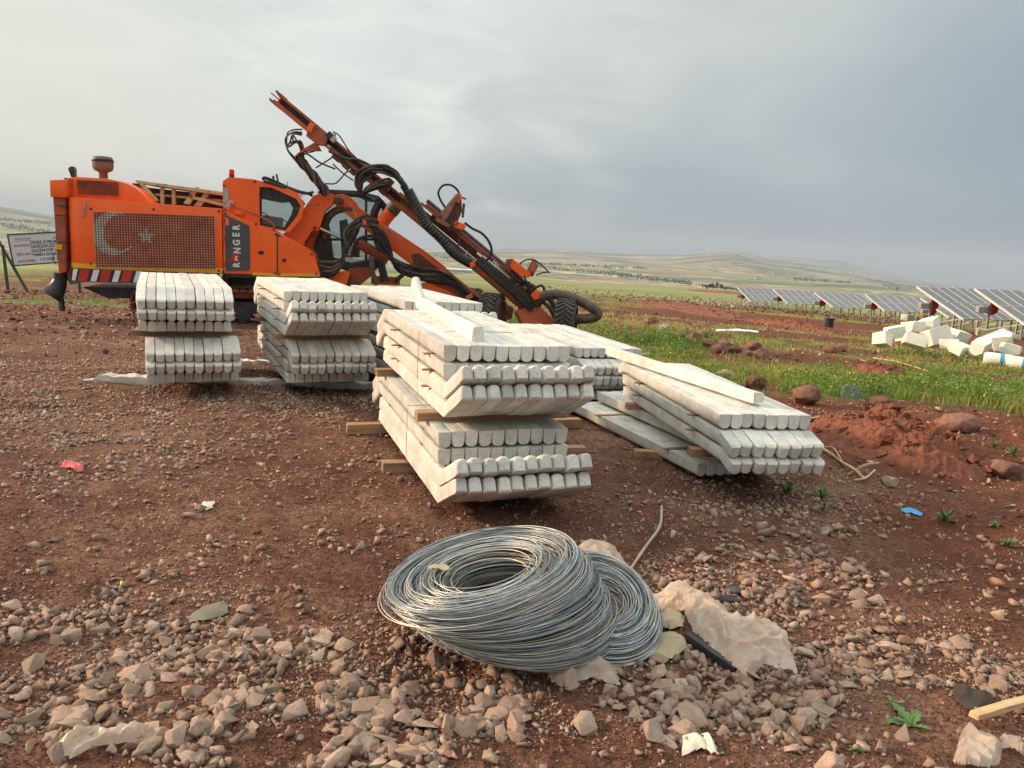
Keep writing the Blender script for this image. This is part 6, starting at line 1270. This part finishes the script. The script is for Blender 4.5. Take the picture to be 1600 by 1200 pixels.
g = gp(1330, 622); b = MB(); b.lathe([(.14, -.012), (.15, 0), (.14, .012)], (0, 0, 0), 28, 'Y'); o = b.build('round_lid', pmat('dull_plastic_lid', (.20, .24, .20), (.13, .16, .12), 6, .6, .1), smooth=True); o.location = (g.x, g.y, g.z+.04); o.rotation_euler = (R(-25), R(0), R(10)); tag(o, 'pale round lid lying in the grass behind the red heap', 'lid')
# pile of broken rubble beyond the grass, below the leftmost rows
def rubble_far():
    n = 420; px = rng.uniform(1085, 1200, n); py = rng.normal(474, 4.0, n)-.0*(px-1140); P = np.array([gp(a, b) for a, b in zip(px, py)]); s = rng.uniform(.10, .30, n); P[:, 2] += s*.5; c = np.array([(.42, .36, .30)])*rng.uniform(.6, 1.25, (n, 1)); scatter_mesh('broken_rubble', LOW, P, s, c, M['stones'], .7, label='pale broken rubble spread before the far rows', cat='rubble')
    n = 700; px = rng.uniform(850, 1420, n); py = 452+(px-850)*.075+rng.normal(0, 4, n)+6*(px > 1100); P = np.array([gp(a, b) for a, b in zip(px, py)]); s = rng.uniform(.08, .32, n); P[:, 2] += s*.1; c = np.array([(.17, .07, .045)])*rng.uniform(.6, 1.5, (n, 1)); scatter_mesh('far_earth_clods', LOW, P, s, c, M['soilbit'], .7, label='line of dug red earth across the far field', cat='clods')
rubble_far()

# ------------------------------------------------------------------ site board on the left
DS = 30.0; TL = at(13, 367.5, DS); BLc = at(17, 414.5, DS); TR = at(128, 361, DS+1.5)
sx_ = (TR-TL); Lb = sx_.length; ex_ = sx_.normalized(); ez_ = (TL-BLc); Hb = ez_.length; ez_.normalize(); ny_ = ex_.cross(ez_).normalized(); ez_ = ny_.cross(ex_).normalized() if ny_.cross(ex_).z < 0 else ez_
ey_ = ex_.cross(ez_).normalized(); ez2 = ey_.cross(ex_).normalized(); ez2 = ez2 if ez2.z > 0 else -ez2
if ey_.y > 0: ey_ = -ey_     # towards the camera
cB = TL+ex_*(Lb/2)-ez2*(Hb/2); gB = tz(cB.x, cB.y); sg = empty('site_board', (cB.x, cB.y, gB), 0, 'leaning white site notice board with red and black lettering behind the drilling rig', 'sign'); OB = Vector((cB.x, cB.y, gB))
MB_ = Matrix((ex_, ez2, ex_.cross(ez2))).transposed().to_4x4(); MB_.translation = cB-OB
b = MB(); b.box((0, 0, 0), (Lb, Hb, .03)); o = b.build('board_panel', pmat('printed_board', (.64, .65, .66), (.56, .58, .60), 2, .5, 0), sg); o.matrix_local = MB_
zf_ = .018 if (ex_.cross(ez2)).dot(ey_) > 0 else -.018
b = MB(); b.box((0, Hb/2+.02, 0), (Lb+.1, .05, .06)); b.box((0, -Hb/2-.02, 0), (Lb+.1, .05, .06)); b.box((-Lb/2-.025, 0, 0), (.05, Hb, .06)); b.box((Lb/2+.025, 0, 0), (.05, Hb, .06)); M['dkgreen'] = pmat('dark_green_steel', (.05, .07, .045), (.035, .05, .03), 4, .6, .1); o = b.build('board_frame', M['dkgreen'], sg); o.matrix_local = MB_
M['ink'] = pmat('black_ink', (.03, .03, .035), None, 4, .5, 0); M['redink'] = pmat('red_ink', (.45, .04, .05), None, 4, .5, 0); M['greyink'] = pmat('grey_print', (.24, .27, .30), None, 4, .5, 0)
def stext(t, u, v, size, mat): return text_mesh(t, size, M[mat], 'board_lettering', MB_ @ Matrix.Translation((-Lb/2+u*Lb, Hb/2-v*Hb, zf_)), sg, .002, 'LEFT', .92, .003)
for t, u, v, s, m_ in (('ÇEVRE KORUMA, SIFIR ATIK', .26, .29, .15, 'ink'), ('DEĞİŞİKLİĞİ DAİRE BAŞK.', .26, .43, .15, 'ink'), ('GAZİANTEP BÜYÜKŞEHİR', .26, .57, .15, 'ink'), ('TEMİN GÜNEŞ ENERJİSİ', .26, .71, .15, 'ink'), ('113 ADA 107 PARSEL', .35, .87, .15, 'ink'), ('KONTROL :', .05, .37, .115, 'redink'), ('İŞİN ADI :', .06, .66, .115, 'redink'), ('ADA/PARSEL :', .06, .89, .115, 'redink')): stext(t, u, v, s, m_)
b = MB()
for k in range(7): b.box((-Lb/2+.22+.075*k, Hb/2-.16-.015*(k % 2), zf_), (.05, .06, .003))
b.box((-Lb/2+.46, Hb/2-.24, zf_), (.5, .018, .003)); o = b.build('board_logo', M['greyink'], sg); o.matrix_local = MB_
b = MB(); b.add([(-Lb/2+.55*Lb, Hb/2-.2*Hb, zf_), (Lb/2-.02, Hb/2-.22*Hb, zf_), (Lb/2-.02, Hb/2-.02, zf_), (-Lb/2+.75*Lb, Hb/2-.04*Hb, zf_)], [(0, 1, 2, 3)]); o = b.build('board_picture', M['greyink'], sg, recalc=False); o.matrix_local = MB_
for (p0, p1, d0, d1) in (((4, 383), (12, 437), DS-.1, DS-.1), ((-8, 366), (45, 436), DS+.15, DS+.15), ((118, 366), (124, 430), DS+1.6, DS+1.6)):
    a = at(*p0, d0)-OB; c = at(*p1, d1); c.z = tz(c.x, c.y)-.1; b = MB(); b.beam(a, c-OB, .08, .08); b.build('board_leg', M['dkgreen'], sg)

# ------------------------------------------------------------------ far trees, belts, buildings
def leafcloud(b, c, r, n, rd, s):
    for _ in range(n):
        v = Vector((rd.gauss(0, 1), rd.gauss(0, 1), rd.gauss(0, 1))).normalized()*rd.uniform(.45, 1); p = Vector(c)+Vector((v.x*r[0], v.y*r[1], v.z*r[2])); q = Vector((rd.gauss(0, 1), rd.gauss(0, 1), rd.gauss(0, 1))).normalized(); u = q.orthogonal().normalized()*s*rd.uniform(.6, 1.2); w_ = q.cross(u)
        b.add([p-u, p-w_*.7, p+u, p+w_*.7], [(0, 1, 2, 3)])
M['treeleaf'] = pmat('far_foliage', (.055, .085, .035), (.03, .055, .022), .4, .9, 0, var=.2); M['bark'] = pmat('bark', (.12, .085, .06), None, 4, .9, 0)
for i, (x, y, h) in enumerate([(1103, 453, 8), (1109, 452, 9), (1113, 452, 11), (1121, 452, 12), (1127, 453, 9), (1134, 453, 6), (1470, 462, 9), (1486, 461, 8), (1402, 456, 7), (660, 421, 9)]):
    g = gp(x, y, far=3000); d = math.hypot(g.x, g.y); H = h/FPX*d; o = empty('tree', g, 0, [f'{ORD[i]} small dark tree from the left in the clump by the leftmost solar row', 'small dark tree beyond the foam heap, left one', 'small dark tree beyond the foam heap, right one', 'small tree above the fourth solar row', 'small tree seen under the drill boom'][0 if i < 6 else i-5], 'tree', 'small dark trees in the distance')
    rd = random.Random(i); b = MB()
    for _ in range(6): leafcloud(b, (rd.uniform(-.2, .2)*H, rd.uniform(-.2, .2)*H, H*rd.uniform(.4, .78)), (H*.22, H*.22, H*.22), 70, rd, H*.055)
    b.build('crown', M['treeleaf'], o, recalc=False); b = MB(); b.tube([(0, 0, -.3), (.02*H, 0, H*.35), (0, .02*H, H*.7)], [H*.035, H*.028, H*.012], 6)
    for k in range(4): a = k*1.6; b.tube([(0, 0, H*(.3+.06*k)), (math.cos(a)*H*.2, math.sin(a)*H*.2, H*(.5+.06*k))], [H*.016, H*.006], 5)
    b.build('trunk', M['bark'], o, smooth=True)
def belts():
    P = []; S = []
    for (x0, y0, x1, y1, n, th, s) in ((930, 425, 1080, 443, 420, 1.6, 3.6), (760, 408, 930, 426, 260, 1.2, 3.2), (1090, 446, 1170, 454, 200, .9, 2.4), (650, 397, 760, 409, 200, 1.6, 4), (820, 412, 1010, 419, 180, .8, 4.5), (1240, 436, 1330, 442, 150, .8, 4), (1380, 446, 1560, 457, 320, 1.2, 3.4), (0, 352, 78, 362, 200, 2, 4), (0, 343, 78, 349, 120, 1.4, 6), (1330, 437, 1600, 452, 200, 1.6, 4)):
        for k in range(n):
            f = rng.random(); g = gp(x0+(x1-x0)*f+rng.normal(0, 2), y0+(y1-y0)*f+rng.normal(0, th), far=7000); P.append(g); S.append(s*rng.uniform(.5, 1.2))
    P = np.array(P); S = np.array(S); P[:, 2] += S*.4; scatter_mesh('tree_belts', LOW, P, S, np.array([(.05, .08, .035)])*rng.uniform(.6, 1.5, (len(P), 1)), M['stonesgreen'], .5, label='dark belts of trees and hedges across the valley', cat='tree belts')
def sg_():
    b = NB('far_bush'); a = b.N('ShaderNodeAttribute'); a.attribute_name = 'tint'; return b.fin(a.outputs['Color'], .95, None, 0, .1)
M['stonesgreen'] = sg_(); belts()
def house(px, py, wpx, label, mat='white', asp=.55, hp=.28, rmat='rust'):
    g = gp(px, py, far=6000); d = math.hypot(g.x, g.y); W = wpx/FPX*d; o = empty('building', g, math.radians(px % 40-20), label, 'building', 'small buildings far off in the valley'); b = MB(); H = W*hp; D2 = W*asp/2
    b.box((0, 0, H/2), (W, D2*2, H)); b.build('wall', M[mat], o); b = MB(); vs = [(-W*.53, -D2*1.1, H), (W*.53, -D2*1.1, H), (W*.53, D2*1.1, H), (-W*.53, D2*1.1, H), (-W*.53, 0, H*1.45), (W*.53, 0, H*1.45)]; b.add(vs, [(0, 1, 5, 4), (2, 3, 4, 5), (0, 4, 3), (1, 2, 5), (0, 3, 2, 1)]); b.build('roof', M[rmat], o)
    b = MB()
    for k in range(max(2, int(W/4))): b.box((-W/2+W*(k+.5)/max(2, int(W/4)), -D2-.02, H*.5), (1.1, .06, H*.35))
    b.build('windows', M['ink'], o)
house(702, 424, 66, 'long pale greenhouse-like shed seen under the drill boom', 'galv', .3, .055, 'white')
for i, (x, y, w_, l) in enumerate([(1214, 431, 12, 'pale far building on the slope above the leftmost rows'), (1222, 430, 7, 'smaller far building right of the pale one on the slope'), (1184, 436, 8, 'isolated far house left of the slope settlement'), (1205, 432, 6, 'tiny far house at the left of the slope settlement'), (1494, 450, 7, 'far white house beyond the second nearest row'), (1416, 449, 6, 'far pale house above the fourth solar row'), (35, 353, 6, 'tiny far house on the hill left of the rig'), (772, 430, 5, 'tiny white house just right of the drill feed')]): house(x, y, w_, l)

# ------------------------------------------------------------------ haze
def haze():
    b = MB(); z0, z1 = -620, 170; b.box((0, 0, (z0+z1)/2), (27200, 27200, z1-z0)); m = bpy.data.materials.new('haze_air'); m.use_nodes = True; nt = m.node_tree; nt.nodes.clear(); o = nt.nodes.new('ShaderNodeOutputMaterial'); v = nt.nodes.new('ShaderNodeVolumePrincipled')
    v.inputs['Color'].default_value = (.56, .65, .77, 1); v.inputs['Density'].default_value = 1.45e-4; v.inputs['Anisotropy'].default_value = .0; nt.links.new(v.outputs[0], o.inputs['Volume'])
    tag(b.build('haze', m), kind='stuff', label='pale haze over the valley', cat='haze')
haze()
